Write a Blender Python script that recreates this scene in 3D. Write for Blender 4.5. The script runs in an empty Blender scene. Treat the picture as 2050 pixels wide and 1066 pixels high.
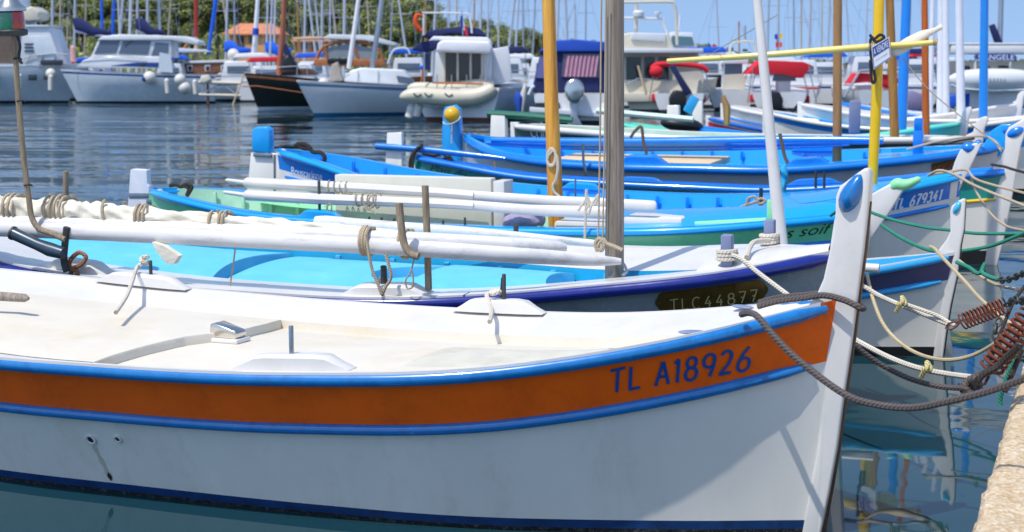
import bpy, bmesh, math, random
from mathutils import Vector, Matrix, Euler, noise
random.seed(7)
SC = bpy.context.scene
COL = SC.collection
R = math.radians
PI = math.pi

# ------------------------------------------------------------------ camera
FPX, CAMH, HORIZON = 3200.0, 1.75, 150.0
TH = math.atan((533 - HORIZON) / FPX)
CT, ST = math.cos(TH), math.sin(TH)
cam_data = bpy.data.cameras.new('camera')
cam = bpy.data.objects.new('camera', cam_data)
COL.objects.link(cam)
cam.location = (0, 0, CAMH)
cam.rotation_euler = (PI / 2 - TH, 0, 0)
cam_data.sensor_width = 36.0
cam_data.lens = 36.0 * FPX / 2050.0
cam_data.clip_start = 0.1
cam_data.clip_end = 4000
cam_data.dof.use_dof = True
cam_data.dof.focus_distance = 7.4
cam_data.dof.aperture_fstop = 5.0
SC.camera = cam

def pray(x, y):
    a = (x - 1025) / FPX; b = -(y - 533) / FPX
    return Vector((a, CT + b * ST, -ST + b * CT))
def at_z(x, y, z=0.0):
    d = pray(x, y); t = (z - CAMH) / d.z
    return Vector((0, 0, CAMH)) + d * t
def at_Y(x, y, Y):
    d = pray(x, y); t = Y / d.y
    return Vector((0, 0, CAMH)) + d * t
def proj(p):
    X, Y, Z = p[0], p[1], p[2] - CAMH
    d = Y * CT - Z * ST; up = Y * ST + Z * CT
    return 1025 + FPX * X / d, 533 - FPX * up / d

# ------------------------------------------------------------------ materials
def lin(h):
    h = h.lstrip('#')
    v = [int(h[i:i + 2], 16) / 255 for i in (0, 2, 4)]
    return [c / 12.92 if c <= 0.04045 else ((c + 0.055) / 1.055) ** 2.4 for c in v]
MATS = {}
def mat(name, rgb, rough=0.35, var=0.12, scale=5.0, metal=0.0, bump=0.0, bscale=40.0, coat=0.0,
        stain=None, stain_amt=0.0, stain_scale=3.0, stretch=(1, 1, 1), spec=0.5, alpha=1.0):
    """Principled paint with noise mottling, an optional stain layer and bump."""
    if name in MATS: return MATS[name]
    if isinstance(rgb, str): rgb = lin(rgb)
    m = bpy.data.materials.new(name); m.use_nodes = True
    nt = m.node_tree; N = nt.nodes; K = nt.links
    b = N['Principled BSDF']
    tc = N.new('ShaderNodeTexCoord'); mp = N.new('ShaderNodeMapping')
    K.new(tc.outputs['Object'], mp.inputs[0]); mp.inputs['Scale'].default_value = stretch
    n1 = N.new('ShaderNodeTexNoise'); n1.inputs['Scale'].default_value = scale; n1.inputs['Detail'].default_value = 6
    n1.inputs['Roughness'].default_value = 0.65
    K.new(mp.outputs[0], n1.inputs['Vector'])
    mr = N.new('ShaderNodeMapRange'); mr.inputs[1].default_value = 0.3; mr.inputs[2].default_value = 0.7
    mr.inputs[3].default_value = 1 - var; mr.inputs[4].default_value = 1 + var * 0.6
    K.new(n1.outputs[0], mr.inputs[0])
    mul = N.new('ShaderNodeVectorMath'); mul.operation = 'MULTIPLY'
    mul.inputs[0].default_value = rgb; K.new(mr.outputs[0], mul.inputs[1])
    col = mul.outputs[0]
    if stain:
        if isinstance(stain, str): stain = lin(stain)
        n2 = N.new('ShaderNodeTexNoise'); n2.inputs['Scale'].default_value = stain_scale; n2.inputs['Detail'].default_value = 8
        n2.inputs['Roughness'].default_value = 0.75
        K.new(mp.outputs[0], n2.inputs['Vector'])
        m2 = N.new('ShaderNodeMapRange'); m2.inputs[1].default_value = 0.5; m2.inputs[2].default_value = 0.72
        m2.inputs[3].default_value = 0; m2.inputs[4].default_value = stain_amt
        K.new(n2.outputs[0], m2.inputs[0])
        mx = N.new('ShaderNodeMix'); mx.data_type = 'RGBA'
        K.new(m2.outputs[0], mx.inputs[0]); K.new(col, mx.inputs[6]); mx.inputs[7].default_value = (*stain, 1)
        col = mx.outputs[2]
    K.new(col, b.inputs['Base Color'])
    mr2 = N.new('ShaderNodeMapRange'); mr2.inputs[3].default_value = max(rough - 0.08, 0.03); mr2.inputs[4].default_value = min(rough + 0.12, 1)
    K.new(n1.outputs[0], mr2.inputs[0]); K.new(mr2.outputs[0], b.inputs['Roughness'])
    b.inputs['Metallic'].default_value = metal
    b.inputs['Coat Weight'].default_value = coat; b.inputs['Coat Roughness'].default_value = 0.08
    b.inputs['Specular IOR Level'].default_value = spec
    if bump:
        n3 = N.new('ShaderNodeTexNoise'); n3.inputs['Scale'].default_value = bscale; n3.inputs['Detail'].default_value = 4
        K.new(mp.outputs[0], n3.inputs['Vector'])
        bp = N.new('ShaderNodeBump'); bp.inputs['Strength'].default_value = 0.6; bp.inputs['Distance'].default_value = bump
        K.new(n3.outputs[0], bp.inputs['Height']); K.new(bp.outputs[0], b.inputs['Normal'])
    MATS[name] = m
    return m

def mat_rope(name, rgb, scale=55.0, dark=0.45):
    """Twisted strands: diagonal bands on the tube's UVs (u along the length in metres, v round it)."""
    if name in MATS: return MATS[name]
    if isinstance(rgb, str): rgb = lin(rgb)
    m = bpy.data.materials.new(name); m.use_nodes = True
    N = m.node_tree.nodes; K = m.node_tree.links; b = N['Principled BSDF']
    uv = N.new('ShaderNodeUVMap'); sx = N.new('ShaderNodeSeparateXYZ'); K.new(uv.outputs[0], sx.inputs[0])
    a = N.new('ShaderNodeMath'); a.operation = 'MULTIPLY'; a.inputs[1].default_value = scale; K.new(sx.outputs[0], a.inputs[0])
    ad = N.new('ShaderNodeMath'); ad.operation = 'ADD'; K.new(a.outputs[0], ad.inputs[0])
    tw = N.new('ShaderNodeMath'); tw.operation = 'MULTIPLY'; tw.inputs[1].default_value = 3.0
    K.new(sx.outputs[1], tw.inputs[0]); K.new(tw.outputs[0], ad.inputs[1])
    fr = N.new('ShaderNodeMath'); fr.operation = 'PINGPONG'; fr.inputs[1].default_value = 0.5; K.new(ad.outputs[0], fr.inputs[0])
    cr = N.new('ShaderNodeMapRange'); cr.inputs[1].default_value = 0.0; cr.inputs[2].default_value = 0.3
    cr.inputs[3].default_value = dark; cr.inputs[4].default_value = 1.05; K.new(fr.outputs[0], cr.inputs[0])
    no = N.new('ShaderNodeTexNoise'); no.inputs['Scale'].default_value = 9; no.inputs['Detail'].default_value = 4
    tc = N.new('ShaderNodeTexCoord'); K.new(tc.outputs['Object'], no.inputs['Vector'])
    mr = N.new('ShaderNodeMapRange'); mr.inputs[3].default_value = 0.7; mr.inputs[4].default_value = 1.2; K.new(no.outputs[0], mr.inputs[0])
    mm = N.new('ShaderNodeMath'); mm.operation = 'MULTIPLY'; K.new(cr.outputs[0], mm.inputs[0]); K.new(mr.outputs[0], mm.inputs[1])
    mul = N.new('ShaderNodeVectorMath'); mul.operation = 'MULTIPLY'; mul.inputs[0].default_value = rgb; K.new(mm.outputs[0], mul.inputs[1])
    K.new(mul.outputs[0], b.inputs['Base Color']); b.inputs['Roughness'].default_value = 0.85
    bp = N.new('ShaderNodeBump'); bp.inputs['Strength'].default_value = 0.9; bp.inputs['Distance'].default_value = 0.004
    K.new(fr.outputs[0], bp.inputs['Height']); K.new(bp.outputs[0], b.inputs['Normal'])
    MATS[name] = m
    return m

def mat_wood(name, c1, c2, scale=3.0, rough=0.55, ax=(18, 18, 1.2), cracks=0.0):
    if name in MATS: return MATS[name]
    c1 = lin(c1) if isinstance(c1, str) else c1; c2 = lin(c2) if isinstance(c2, str) else c2
    m = bpy.data.materials.new(name); m.use_nodes = True
    N = m.node_tree.nodes; K = m.node_tree.links; b = N['Principled BSDF']
    tc = N.new('ShaderNodeTexCoord'); mp = N.new('ShaderNodeMapping'); mp.inputs['Scale'].default_value = ax
    K.new(tc.outputs['Object'], mp.inputs[0])
    n = N.new('ShaderNodeTexNoise'); n.inputs['Scale'].default_value = scale; n.inputs['Detail'].default_value = 8
    n.inputs['Roughness'].default_value = 0.7; n.inputs['Distortion'].default_value = 0.6
    K.new(mp.outputs[0], n.inputs['Vector'])
    r = N.new('ShaderNodeValToRGB'); r.color_ramp.elements[0].position = 0.35; r.color_ramp.elements[1].position = 0.66
    r.color_ramp.elements[0].color = (*c2, 1); r.color_ramp.elements[1].color = (*c1, 1)
    K.new(n.outputs[0], r.inputs[0])
    K.new(r.outputs[0], b.inputs['Base Color']); b.inputs['Roughness'].default_value = rough
    if rough > .7: b.inputs['Specular IOR Level'].default_value = .15
    bp = N.new('ShaderNodeBump'); bp.inputs['Strength'].default_value = 0.6; bp.inputs['Distance'].default_value = 0.005 + cracks
    K.new(n.outputs[0], bp.inputs['Height']); K.new(bp.outputs[0], b.inputs['Normal'])
    MATS[name] = m
    return m

def mat_glass(name, rgb=(0.02, 0.025, 0.03), rough=0.05, trans=0.0):
    if name in MATS: return MATS[name]
    m = bpy.data.materials.new(name); m.use_nodes = True
    b = m.node_tree.nodes['Principled BSDF']
    b.inputs['Base Color'].default_value = (*rgb, 1); b.inputs['Roughness'].default_value = rough
    b.inputs['Transmission Weight'].default_value = trans
    MATS[name] = m
    return m

# ------------------------------------------------------------------ mesh builder
class MB:
    def __init__(s):
        s.v = []; s.f = []; s.m = []; s.uv = {}
    def add(s, vs, fs, mi=0):
        o = len(s.v); s.v += [Vector(p) for p in vs]
        for f in fs:
            s.f.append([i + o for i in f]); s.m.append(mi)
        return o
    def box(s, c, size, rot=None, mi=0, bev=0.0, seg=2, taper=1.0):
        bm = bmesh.new(); bmesh.ops.create_cube(bm, size=1)
        for v in bm.verts:
            k = taper if v.co.z > 0 else 1.0
            v.co = Vector((v.co.x * size[0] * k, v.co.y * size[1] * k, v.co.z * size[2]))
        if bev > 0:
            bmesh.ops.bevel(bm, geom=bm.edges[:], offset=bev, segments=seg, affect='EDGES', profile=0.5)
        M = Matrix.Translation(Vector(c))
        if rot is not None:
            M = M @ (rot.to_4x4() if isinstance(rot, Matrix) else Euler(rot).to_matrix().to_4x4())
        bm.verts.index_update()
        s.add([M @ v.co for v in bm.verts], [[v.index for v in f.verts] for f in bm.faces], mi)
        bm.free(); return s
    def prism(s, poly, axis, half, mi=0, bev=0.0, off=0.0):
        """poly: 2D outline; axis 'y': (x,z) swept along y; 'z': (x,y) along z; 'x': (y,z) along x; half: half thickness."""
        bm = bmesh.new()
        def P(a, b, c):
            return (a, c, b) if axis == 'y' else (a, b, c) if axis == 'z' else (c, a, b)
        lo = [bm.verts.new(P(a, b, off - half)) for a, b in poly]
        hi = [bm.verts.new(P(a, b, off + half)) for a, b in poly]
        n = len(poly)
        bm.faces.new(lo); bm.faces.new(hi[::-1])
        for i in range(n):
            bm.faces.new([lo[i], hi[i], hi[(i + 1) % n], lo[(i + 1) % n]])
        bmesh.ops.recalc_face_normals(bm, faces=bm.faces[:])
        if bev > 0:
            bmesh.ops.bevel(bm, geom=[e for e in bm.edges if len(e.link_faces) == 2 and e.calc_face_angle(0) > 0.6], offset=bev, segments=3, affect='EDGES', profile=0.5)
        bm.verts.index_update()
        s.add([v.co for v in bm.verts], [[v.index for v in f.verts] for f in bm.faces], mi)
        bm.free(); return s
    def rings(s, rings, mi=0, closed=True, caps=(True, True), uvl=False):
        o = len(s.v); k = len(rings[0]); n = len(rings)
        for r in rings: s.v += [Vector(p) for p in r]
        kk = k if closed else k - 1
        L = 0.0
        for i in range(n - 1):
            c0 = sum((Vector(p) for p in rings[i]), Vector()) / k; c1 = sum((Vector(p) for p in rings[i + 1]), Vector()) / k
            d = (c1 - c0).length
            for j in range(kk):
                a, b = o + i * k + j, o + i * k + (j + 1) % k
                if uvl: s.uv[len(s.f)] = [(L, j / k), (L, (j + 1) / k), (L + d, (j + 1) / k), (L + d, j / k)]
                s.f.append([a, b, b + k, a + k]); s.m.append(mi)
            L += d
        if closed and caps[0]: s.f.append([o + j for j in range(k)][::-1]); s.m.append(mi)
        if closed and caps[1]: s.f.append([o + (n - 1) * k + j for j in range(k)]); s.m.append(mi)
        return s
    def tube(s, pts, r, n=8, mi=0, caps=(True, True), flat=1.0, uvl=True, upv=None):
        """sweep a circle (flat<1: ellipse) along pts; r number or list."""
        pts = [Vector(p) for p in pts]; m = len(pts)
        rr = r if isinstance(r, (list, tuple)) else [r] * m
        if len(rr) != m:
            src = rr; rr = []
            for i in range(m):
                f = i * (len(src) - 1) / (m - 1); j = min(int(f), len(src) - 2); rr.append(src[j] + (src[j + 1] - src[j]) * (f - j))
        tang = []
        for i in range(m):
            a = pts[max(i - 1, 0)]; b = pts[min(i + 1, m - 1)]
            t = (b - a); tang.append(t.normalized() if t.length > 1e-9 else Vector((0, 0, 1)))
        t0 = tang[0]
        up = Vector(upv) if upv else (Vector((0, 0, 1)) if abs(t0.z) < 0.9 else Vector((0, 1, 0)))
        nx = (up - t0 * up.dot(t0)).normalized()
        rings = []
        for i in range(m):
            t = tang[i]; nx = (nx - t * nx.dot(t)).normalized(); ny = t.cross(nx)
            rings.append([pts[i] + nx * (math.cos(2 * PI * j / n) * rr[i]) + ny * (math.sin(2 * PI * j / n) * rr[i] * flat) for j in range(n)])
        return s.rings(rings, mi, True, caps, uvl)
    def lathe(s, prof, origin=(0, 0, 0), axis=(0, 0, 1), n=20, mi=0):
        q = Vector((0, 0, 1)).rotation_difference(Vector(axis)); o = Vector(origin)
        rings = [[o + q @ Vector((math.cos(2 * PI * j / n) * r, math.sin(2 * PI * j / n) * r, h)) for j in range(n)] for r, h in prof]
        return s.rings(rings, mi, True, (True, True))
    def ball(s, c, r, rot=None, mi=0, n=18, m=12):
        r = (r, r, r) if isinstance(r, (int, float)) else r
        M = Euler(rot).to_matrix() if rot is not None and not isinstance(rot, Matrix) else (rot or Matrix.Identity(3))
        rings = []
        for i in range(m + 1):
            a = -PI / 2 + PI * i / m; a = max(min(a, PI / 2 - 0.02), -PI / 2 + 0.02)
            rings.append([Vector(c) + M @ Vector((math.cos(a) * math.cos(2 * PI * j / n) * r[0], math.cos(a) * math.sin(2 * PI * j / n) * r[1], math.sin(a) * r[2])) for j in range(n)])
        return s.rings(rings, mi)
    def build(s, name, mats, parent=None, smooth=38, label=None, flip=False):
        mats = mats if isinstance(mats, (list, tuple)) else [mats]
        me = bpy.data.meshes.new(name)
        off = Vector((0, 0, 0))
        if parent is None and s.v:
            xs = [p.x for p in s.v]; ys = [p.y for p in s.v]; zs = [p.z for p in s.v]
            off = Vector(((min(xs) + max(xs)) / 2, (min(ys) + max(ys)) / 2, min(zs)))
        me.from_pydata([p - off for p in s.v], [], s.f)
        for m in mats: me.materials.append(m)
        me.polygons.foreach_set('material_index', s.m)
        if s.uv:
            ul = me.uv_layers.new(name='UVMap')
            for pi, co in s.uv.items():
                pl = me.polygons[pi]
                for li, c in zip(pl.loop_indices, co): ul.data[li].uv = c
        me.update()
        bm = bmesh.new(); bm.from_mesh(me); bmesh.ops.recalc_face_normals(bm, faces=bm.faces[:]); bm.to_mesh(me); bm.free()
        if smooth:
            me.polygons.foreach_set('use_smooth', [True] * len(me.polygons))
            me.set_sharp_from_angle(angle=R(smooth))
        o = bpy.data.objects.new(name, me); COL.objects.link(o)
        o.location = off
        if parent: o.parent = parent
        if label: o['label'] = label
        return o

def tag(o, label, cat, group=None):
    o['label'] = label; o['category'] = cat
    if group: o['group'] = group
    return o
def thing(name, label, cat, loc=(0, 0, 0), rot=(0, 0, 0), group=None):
    o = bpy.data.objects.new(name, None); COL.objects.link(o)
    o.location = loc; o.rotation_euler = rot; o.empty_display_size = 0.2
    return tag(o, label, cat, group)
def copy_tree(o, parent=None):
    c = o.copy(); COL.objects.link(c)
    if parent is not None: c.parent = parent
    for ch in [x for x in KIDS.get(o.name, [])]:
        copy_tree(ch, c)
    return c
KIDS = {}
def index_kids():
    KIDS.clear()
    for o in bpy.data.objects:
        if o.parent: KIDS.setdefault(o.parent.name, []).append(o)
def smoothpath(pts, n=8):
    """Catmull-Rom through the points."""
    pts = [Vector(p) for p in pts]; out = []
    for i in range(len(pts) - 1):
        p0 = pts[max(i - 1, 0)]; p1 = pts[i]; p2 = pts[i + 1]; p3 = pts[min(i + 2, len(pts) - 1)]
        for k in range(n):
            t = k / n
            out.append(0.5 * ((2 * p1) + (p2 - p0) * t + (2 * p0 - 5 * p1 + 4 * p2 - p3) * t * t + (3 * p1 - p0 - 3 * p2 + p3) * t ** 3))
    return out + [pts[-1]]
def rope(name, pts, r, m, label=None, cat='rope', parent=None, group=None, n=6, sm=8):
    o = MB().tube(smoothpath(pts, sm), r, n).build(name, m, parent)
    if parent is None: tag(o, label, cat, group)
    return o
def wraps(c, axis, rad, turns, length, r, n=14, jitter=0.004, seed=1):
    """points of a rope wound round an axis, starting at c"""
    rnd = random.Random(seed); ax = Vector(axis).normalized()
    up = Vector((0, 0, 1)) if abs(ax.z) < 0.9 else Vector((1, 0, 0))
    a = (up - ax * up.dot(ax)).normalized(); b = ax.cross(a)
    rx, ry = (rad if isinstance(rad, (tuple, list)) else (rad, rad))
    return [Vector(c) + ax * (length * i / (turns * n)) + a * (math.cos(2 * PI * i / n) * (rx + r) + rnd.uniform(-jitter, jitter)) + b * (math.sin(2 * PI * i / n) * (ry + r)) for i in range(turns * n + 1)]
# ------------------------------------------------------------------ pointus: double-ended wooden boats
TC = [0, .08, .2, .35, .5, .65, .8, .92, 1.0]
def herm(v, t):
    n = len(TC)
    m = []
    for i in range(n):
        if i == 0: m.append((v[1] - v[0]) / (TC[1] - TC[0]))
        elif i == n - 1: m.append((v[-1] - v[-2]) / (TC[-1] - TC[-2]))
        else:
            h0 = TC[i] - TC[i - 1]; h1 = TC[i + 1] - TC[i]
            m.append(((v[i] - v[i - 1]) / h0 * h1 + (v[i + 1] - v[i]) / h1 * h0) / (h0 + h1))
    t = min(max(t, 0), 1); i = 0
    while i < n - 2 and t > TC[i + 1]: i += 1
    h = TC[i + 1] - TC[i]; q = (t - TC[i]) / h
    return (2*q**3-3*q*q+1)*v[i] + (q**3-2*q*q+q)*h*m[i] + (-2*q**3+3*q*q)*v[i+1] + (q**3-q*q)*h*m[i+1]

class PB:
    """A boat in its own frame: x forward (0 at the bow's rail), y away from the quay-side viewer, z up from the water."""
    def __init__(s, name, label, group, bow, yaw, L, heel, hb, z, wl=.68, cat='boat', rake=.09):
        s.bow, s.yaw, s.L, s.heel = bow, R(yaw), L, heel
        s.hbv = [.03] + hb + [.03]; s.zv = z; s.wl = wl; s.rake = rake
        s.o = thing(name, label, cat, (bow[0], bow[1], 0), (heel, 0, -s.yaw), group)
        s.M = Matrix.Translation((bow[0], bow[1], 0)) @ Euler((heel, 0, -s.yaw)).to_matrix().to_4x4()
        s.Mi = s.M.inverted()
    def hb(s, t): return max(herm(s.hbv, t), .02)
    def zg(s, t): return herm(s.zv, t)
    def w(s, p): return s.M @ Vector(p)
    def pix(s, px, py, y=0.0):
        """the point of the boat's fore-and-aft plane at offset y that lies on this sight line"""
        o = s.Mi @ Vector((0, 0, CAMH)); d = s.Mi.to_3x3() @ pray(px, py)
        k = (y - o.y) / d.y
        return o + d * k
    def pixz(s, px, py, z):
        o = s.Mi @ Vector((0, 0, CAMH)); d = s.Mi.to_3x3() @ pray(px, py)
        return o + d * ((z - o.z) / d.z)
    def xs(s, t, z):
        zg = s.zg(t); q = min(max(z / zg, 0), 1)
        st = -s.rake * (1 - q); st2 = .06 * (1 - q)
        if z < 0: st -= .5 * (z / -.3) ** 2 * .8; st2 += .3 * (z / -.3) ** 2
        return -t * s.L + st * (1 - t) ** 9 + st2 * t ** 9
    def half(s, t, z):
        hb = s.hb(t); zg = s.zg(t); e = min(t, 1 - t)
        k = min(e / .3, 1); r = .52 + (s.wl - .52) * (k * k * (3 - 2 * k))
        if z >= 0: return max(hb * (r + (1 - r) * (z / zg) ** (1.05 + .75 * max(1 - e / .2, 0))), .02)
        return max(hb * r * math.sqrt(max(1 - (z / -.3) ** 2, 0)), .012)
    def skin(s, t, z, side=-1, off=0.0):
        return Vector((s.xs(t, z), side * (s.half(t, z) + off), z))
    def gp(s, t, side, inset=0.0, drop=0.0):
        h = s.hb(t)
        return Vector((-t * s.L, side * max(h - inset * min(1, h / .45), .004), s.zg(t) - drop))
    def tpx(s, px, side=-1, inset=0.0, drop=0.0):
        best = min(((abs(proj(s.w(s.gp(i / 400, side, inset, drop)))[0] - px), i / 400) for i in range(401)))
        return best[1]
    def uv(s, px, py):
        """(t, z) of the near side's skin at this pixel"""
        best = None
        for i in range(0, 241):
            t = i / 240; zg = s.zg(t)
            for j in range(0, 41):
                z = zg * j / 40
                q = proj(s.w(s.skin(t, z))); e = (q[0] - px) ** 2 + (q[1] - py) ** 2
                if best is None or e < best[0]: best = (e, t, z)
        return best[1], best[2]
    # --- shell
    def hull(s, bands, n=56, mats=None, boot=(.065, .012)):
        """bands: [(drop below the rail, material index), ...] downwards, then the last colour to the boot stripe,
        stripe, bottom: mats = [.., white, boot, bottom]"""
        mb = MB(); nb = len(mats)
        ts = [.5 - .5 * math.cos(PI * i / n) * (1 - .0) for i in range(n + 1)]
        ts = [.55 * a + .45 * i / n for i, a in enumerate(ts)]
        drops = [0.0] + [d for d, _ in bands]
        for side in (-1, 1):
            cols = []
            for t in ts:
                zg = s.zg(t); zs = []
                for k in range(len(drops) - 1):
                    for q in range(3): zs.append(zg - drops[k] - (drops[k + 1] - drops[k]) * q / 3)
                z0 = zg - drops[-1]
                for q in range(5): zs.append(z0 + (boot[0] - z0) * q / 5)
                zs += [boot[0], boot[1], -.06, -.13, -.2, -.26, -.295]
                cols.append([s.skin(t, z, side) for z in zs])
            mi = []
            for k in range(len(drops) - 1): mi += [bands[k][1]] * 3
            mi += [nb - 3] * 5 + [nb - 2] + [nb - 1] * 6
            o = len(mb.v); k = len(cols[0])
            for c in cols: mb.v += c
            for i in range(n):
                for j in range(k - 1):
                    a = o + i * k + j
                    mb.f.append([a, a + 1, a + k + 1, a + k]); mb.m.append(mi[j])
        return mb.build('hull', mats, s.o)
    def rail(s, drop, r, m, name='rub_rail', t0=.004, t1=.99, n=60, squash=1.0, out=.35, sides=(-1, 1), parent=None):
        for side in sides:
            pts = []
            for i in range(n + 1):
                t = t0 + (t1 - t0) * i / n; z = s.zg(t) - drop
                p = s.skin(t, z, side, r * out); pts.append(p)
            rr = [r] * (n + 1); rr[0] = r * .55; rr[-1] = r * .55
            MB().tube(pts, rr, 10, flat=squash).build(name, m, parent or s.o)
    def inner(s, segs, t0=.03, t1=.97, n=44, crown=.03):
        """segs: [(name, inset0, drop0, inset1, drop1, material)] both sides; inset1 None: across to the centreline"""
        for name, i0, d0, i1, d1, m in segs:
            mb = MB()
            ts = [t0 + (t1 - t0) * i / n for i in range(n + 1)]
            if i1 is None:
                rows = []
                for t in ts:
                    a = s.gp(t, -1, i0, d0); b = s.gp(t, 1, i0, d0); r = []
                    for k in range(9):
                        q = k / 8; p = a.lerp(b, q); p.z += crown * (1 - (2 * q - 1) ** 2); r.append(p)
                    rows.append(r)
                mb.rings(rows, closed=False)
            else:
                for side in (-1, 1):
                    rows = [[s.gp(t, side, i0 + (i1 - i0) * k / 2, d0 + (d1 - d0) * k / 2) for k in range(3)] for t in ts]
                    mb.rings(rows, closed=False)
            mb.build(name, m, s.o)
    def cap(s, w, th, m, t0=.0, t1=1.0, out=.012, name='gunwale', n=56, lift=.004):
        """flat covering strake along each side: w wide inboard, th thick"""
        for side in (-1, 1):
            rows = []
            for i in range(n + 1):
                t = t0 + (t1 - t0) * i / n
                a = s.gp(t, side, -out, -lift); b = s.gp(t, side, w, -lift)
                rows.append([a, b, b - Vector((0, 0, th)), a - Vector((0, 0, th))])
            MB().rings(rows).build(name, m, s.o)
    # --- stem, rudder, blocks
    def stem(s, outline, half, m, name='stem_post', bev=.012, y=0.0):
        poly = [(p.x, p.z) for p in (s.pix(a, b, y) for a, b in outline)]
        return MB().prism(poly, 'y', half, bev=bev).build(name, m, s.o)
    def plate(s, outline, half, m, name, parent=None, bev=.006, y=0.0):
        poly = [(p.x, p.z) for p in (s.pix(a, b, y) for a, b in outline)]
        return MB().prism(poly, 'y', half, bev=bev, off=y).build(name, m, parent or s.o)
    def pole(s, pts, rpx, m, name='mast', y=0.0, n=14, top=None, parent=None, foot=None):
        """pole through pixel points (top first) on the plane y; rpx: radius in pixels at each; extended upward to z=top"""
        P = [s.pix(a, b, y) for a, b in pts]
        D = [(s.w(p) - Vector((0, 0, CAMH))).length for p in P]
        rad = [r * d / FPX for r, d in zip(rpx, D)]
        if top is not None and P[0].z < top:
            d = (P[0] - P[1]); d /= d.z; k = top - P[0].z
            dr = (rad[0] - rad[1]) / max((P[0].z - P[1].z), .1)
            P.insert(0, P[0] + d * k); rad.insert(0, max(rad[0] + dr * k, .012))
        if foot is not None:
            d = (P[-1] - P[-2]); d /= d.z
            P.append(P[-1] + d * (foot - P[-1].z)); rad.append(rad[-1])
        # subdivide for a slight wobble
        Q = []; rr = []
        for i in range(len(P) - 1):
            for k in range(6):
                Q.append(P[i].lerp(P[i + 1], k / 6)); rr.append(rad[i] + (rad[i + 1] - rad[i]) * k / 6)
        Q.append(P[-1]); rr.append(rad[-1])
        return MB().tube(Q, rr, n).build(name, m, parent or s.o)
    def block(s, px0, px1, side, m, h=.05, depth=.07, name='thole_block', inset=.06, lift=.0, slope=.22):
        """chamfered wooden block lying along the gunwale between two pixel columns"""
        t0, t1 = s.tpx(px0, side, inset), s.tpx(px1, side, inset)
        n = 10; rows = []
        for i in range(n + 1):
            q = i / n; t = t0 + (t1 - t0) * q
            k = min(q / slope, (1 - q) / slope, 1)
            k = max(k, .06)
            c = s.gp(t, side, inset, -lift); hh = h * k; d = depth * (.75 + .25 * k)
            rows.append([c + Vector((0, -d / 2, 0)), c + Vector((0, -d / 2 * .96, hh * .8)), c + Vector((0, -d / 2 * .7, hh)),
                         c + Vector((0, d / 2 * .7, hh)), c + Vector((0, d / 2 * .96, hh * .8)), c + Vector((0, d / 2, 0))])
        o = MB().rings(rows).build(name, m, s.o)
        return o, s.gp((t0 + t1) / 2, side, inset, -lift - h)
    def pin(s, p, h, r, m, parent, lean=(0, 0), name='thole_pin'):
        p = Vector(p); q = p + Vector((lean[0], lean[1], h))
        return MB().tube([p - Vector((0, 0, .03)), p, q - Vector((0, 0, .004)), q], [r, r, r, r * .75], 10).build(name, m, parent)
    # --- lettering laid on the skin
    def letters(s, strokes, A, B, h, w, m, name='registration', side=-1, off=.004, parent=None, slant=0.0):
        """strokes in units (advance 1 = letter height); A, B: (t, z) of the baseline's ends; h letter height (m)"""
        tot = max(x for st in strokes for x, _ in st)
        mb = MB()
        def S(u, v):
            q = (u + v * slant) / tot
            t = A[0] + (B[0] - A[0]) * q; z = A[1] + (B[1] - A[1]) * q + v * h
            return s.skin(t, z, side, off)
        scale = abs(B[0] - A[0]) * s.L / tot
        for k, st in enumerate(strokes):
            P = []
            for i in range(len(st) - 1):
                L = math.hypot(st[i + 1][0] - st[i][0], st[i + 1][1] - st[i][1]); nn = max(1, int(L / .12))
                for q in range(nn): P.append((st[i][0] + (st[i + 1][0] - st[i][0]) * q / nn, st[i][1] + (st[i + 1][1] - st[i][1]) * q / nn))
            P.append(st[-1])
            wu, wv = w / scale / 2, w / h / 2
            rows = []
            for i, (x, y) in enumerate(P):
                a = P[max(i - 1, 0)]; b = P[min(i + 1, len(P) - 1)]
                dx, dy = (b[0] - a[0]) * scale, (b[1] - a[1]) * h; l = math.hypot(dx, dy) or 1
                nx, ny = -dy / l, dx / l
                rows.append([(x + nx * wu, y + ny * wv), (x - nx * wu, y - ny * wv)])
            e = .0006 * (k % 5)
            off0 = off; off_ = off0 + e
            def S2(u, v):
                q = (u + v * slant) / tot
                t = A[0] + (B[0] - A[0]) * q; z = A[1] + (B[1] - A[1]) * q + v * h
                return s.skin(t, z, side, off_)
            mb.rings([[S2(*c) for c in r] for r in rows], closed=False)
        return mb.build(name, m, parent or s.o, smooth=0)
    def ribs(s, t0, t1, n, inset, drop, m, h=.10, side=1):
        for i in range(n):
            t = t0 + (t1 - t0) * i / (n - 1)
            MB().box(s.gp(t, side, inset + .02, drop + h * .5), (.03, .022, h), bev=.004).build('frame_rib', m, s.o)
    def fontletters(s, text, A, B, h, m, name='boat_name', side=-1, off=.004, shear=0.0, parent=None):
        mb = text_mesh(text, shear)
        x1 = max(p.x for p in mb.v); z1 = max(p.y for p in mb.v)
        out = MB()
        vs = []
        for p in mb.v:
            q = p.x / x1
            vs.append(s.skin(A[0] + (B[0] - A[0]) * q, A[1] + (B[1] - A[1]) * q + p.y / .7 * h, side, off))
        out.add(vs, mb.f)
        return out.build(name, m, parent or s.o, smooth=0)

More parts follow.
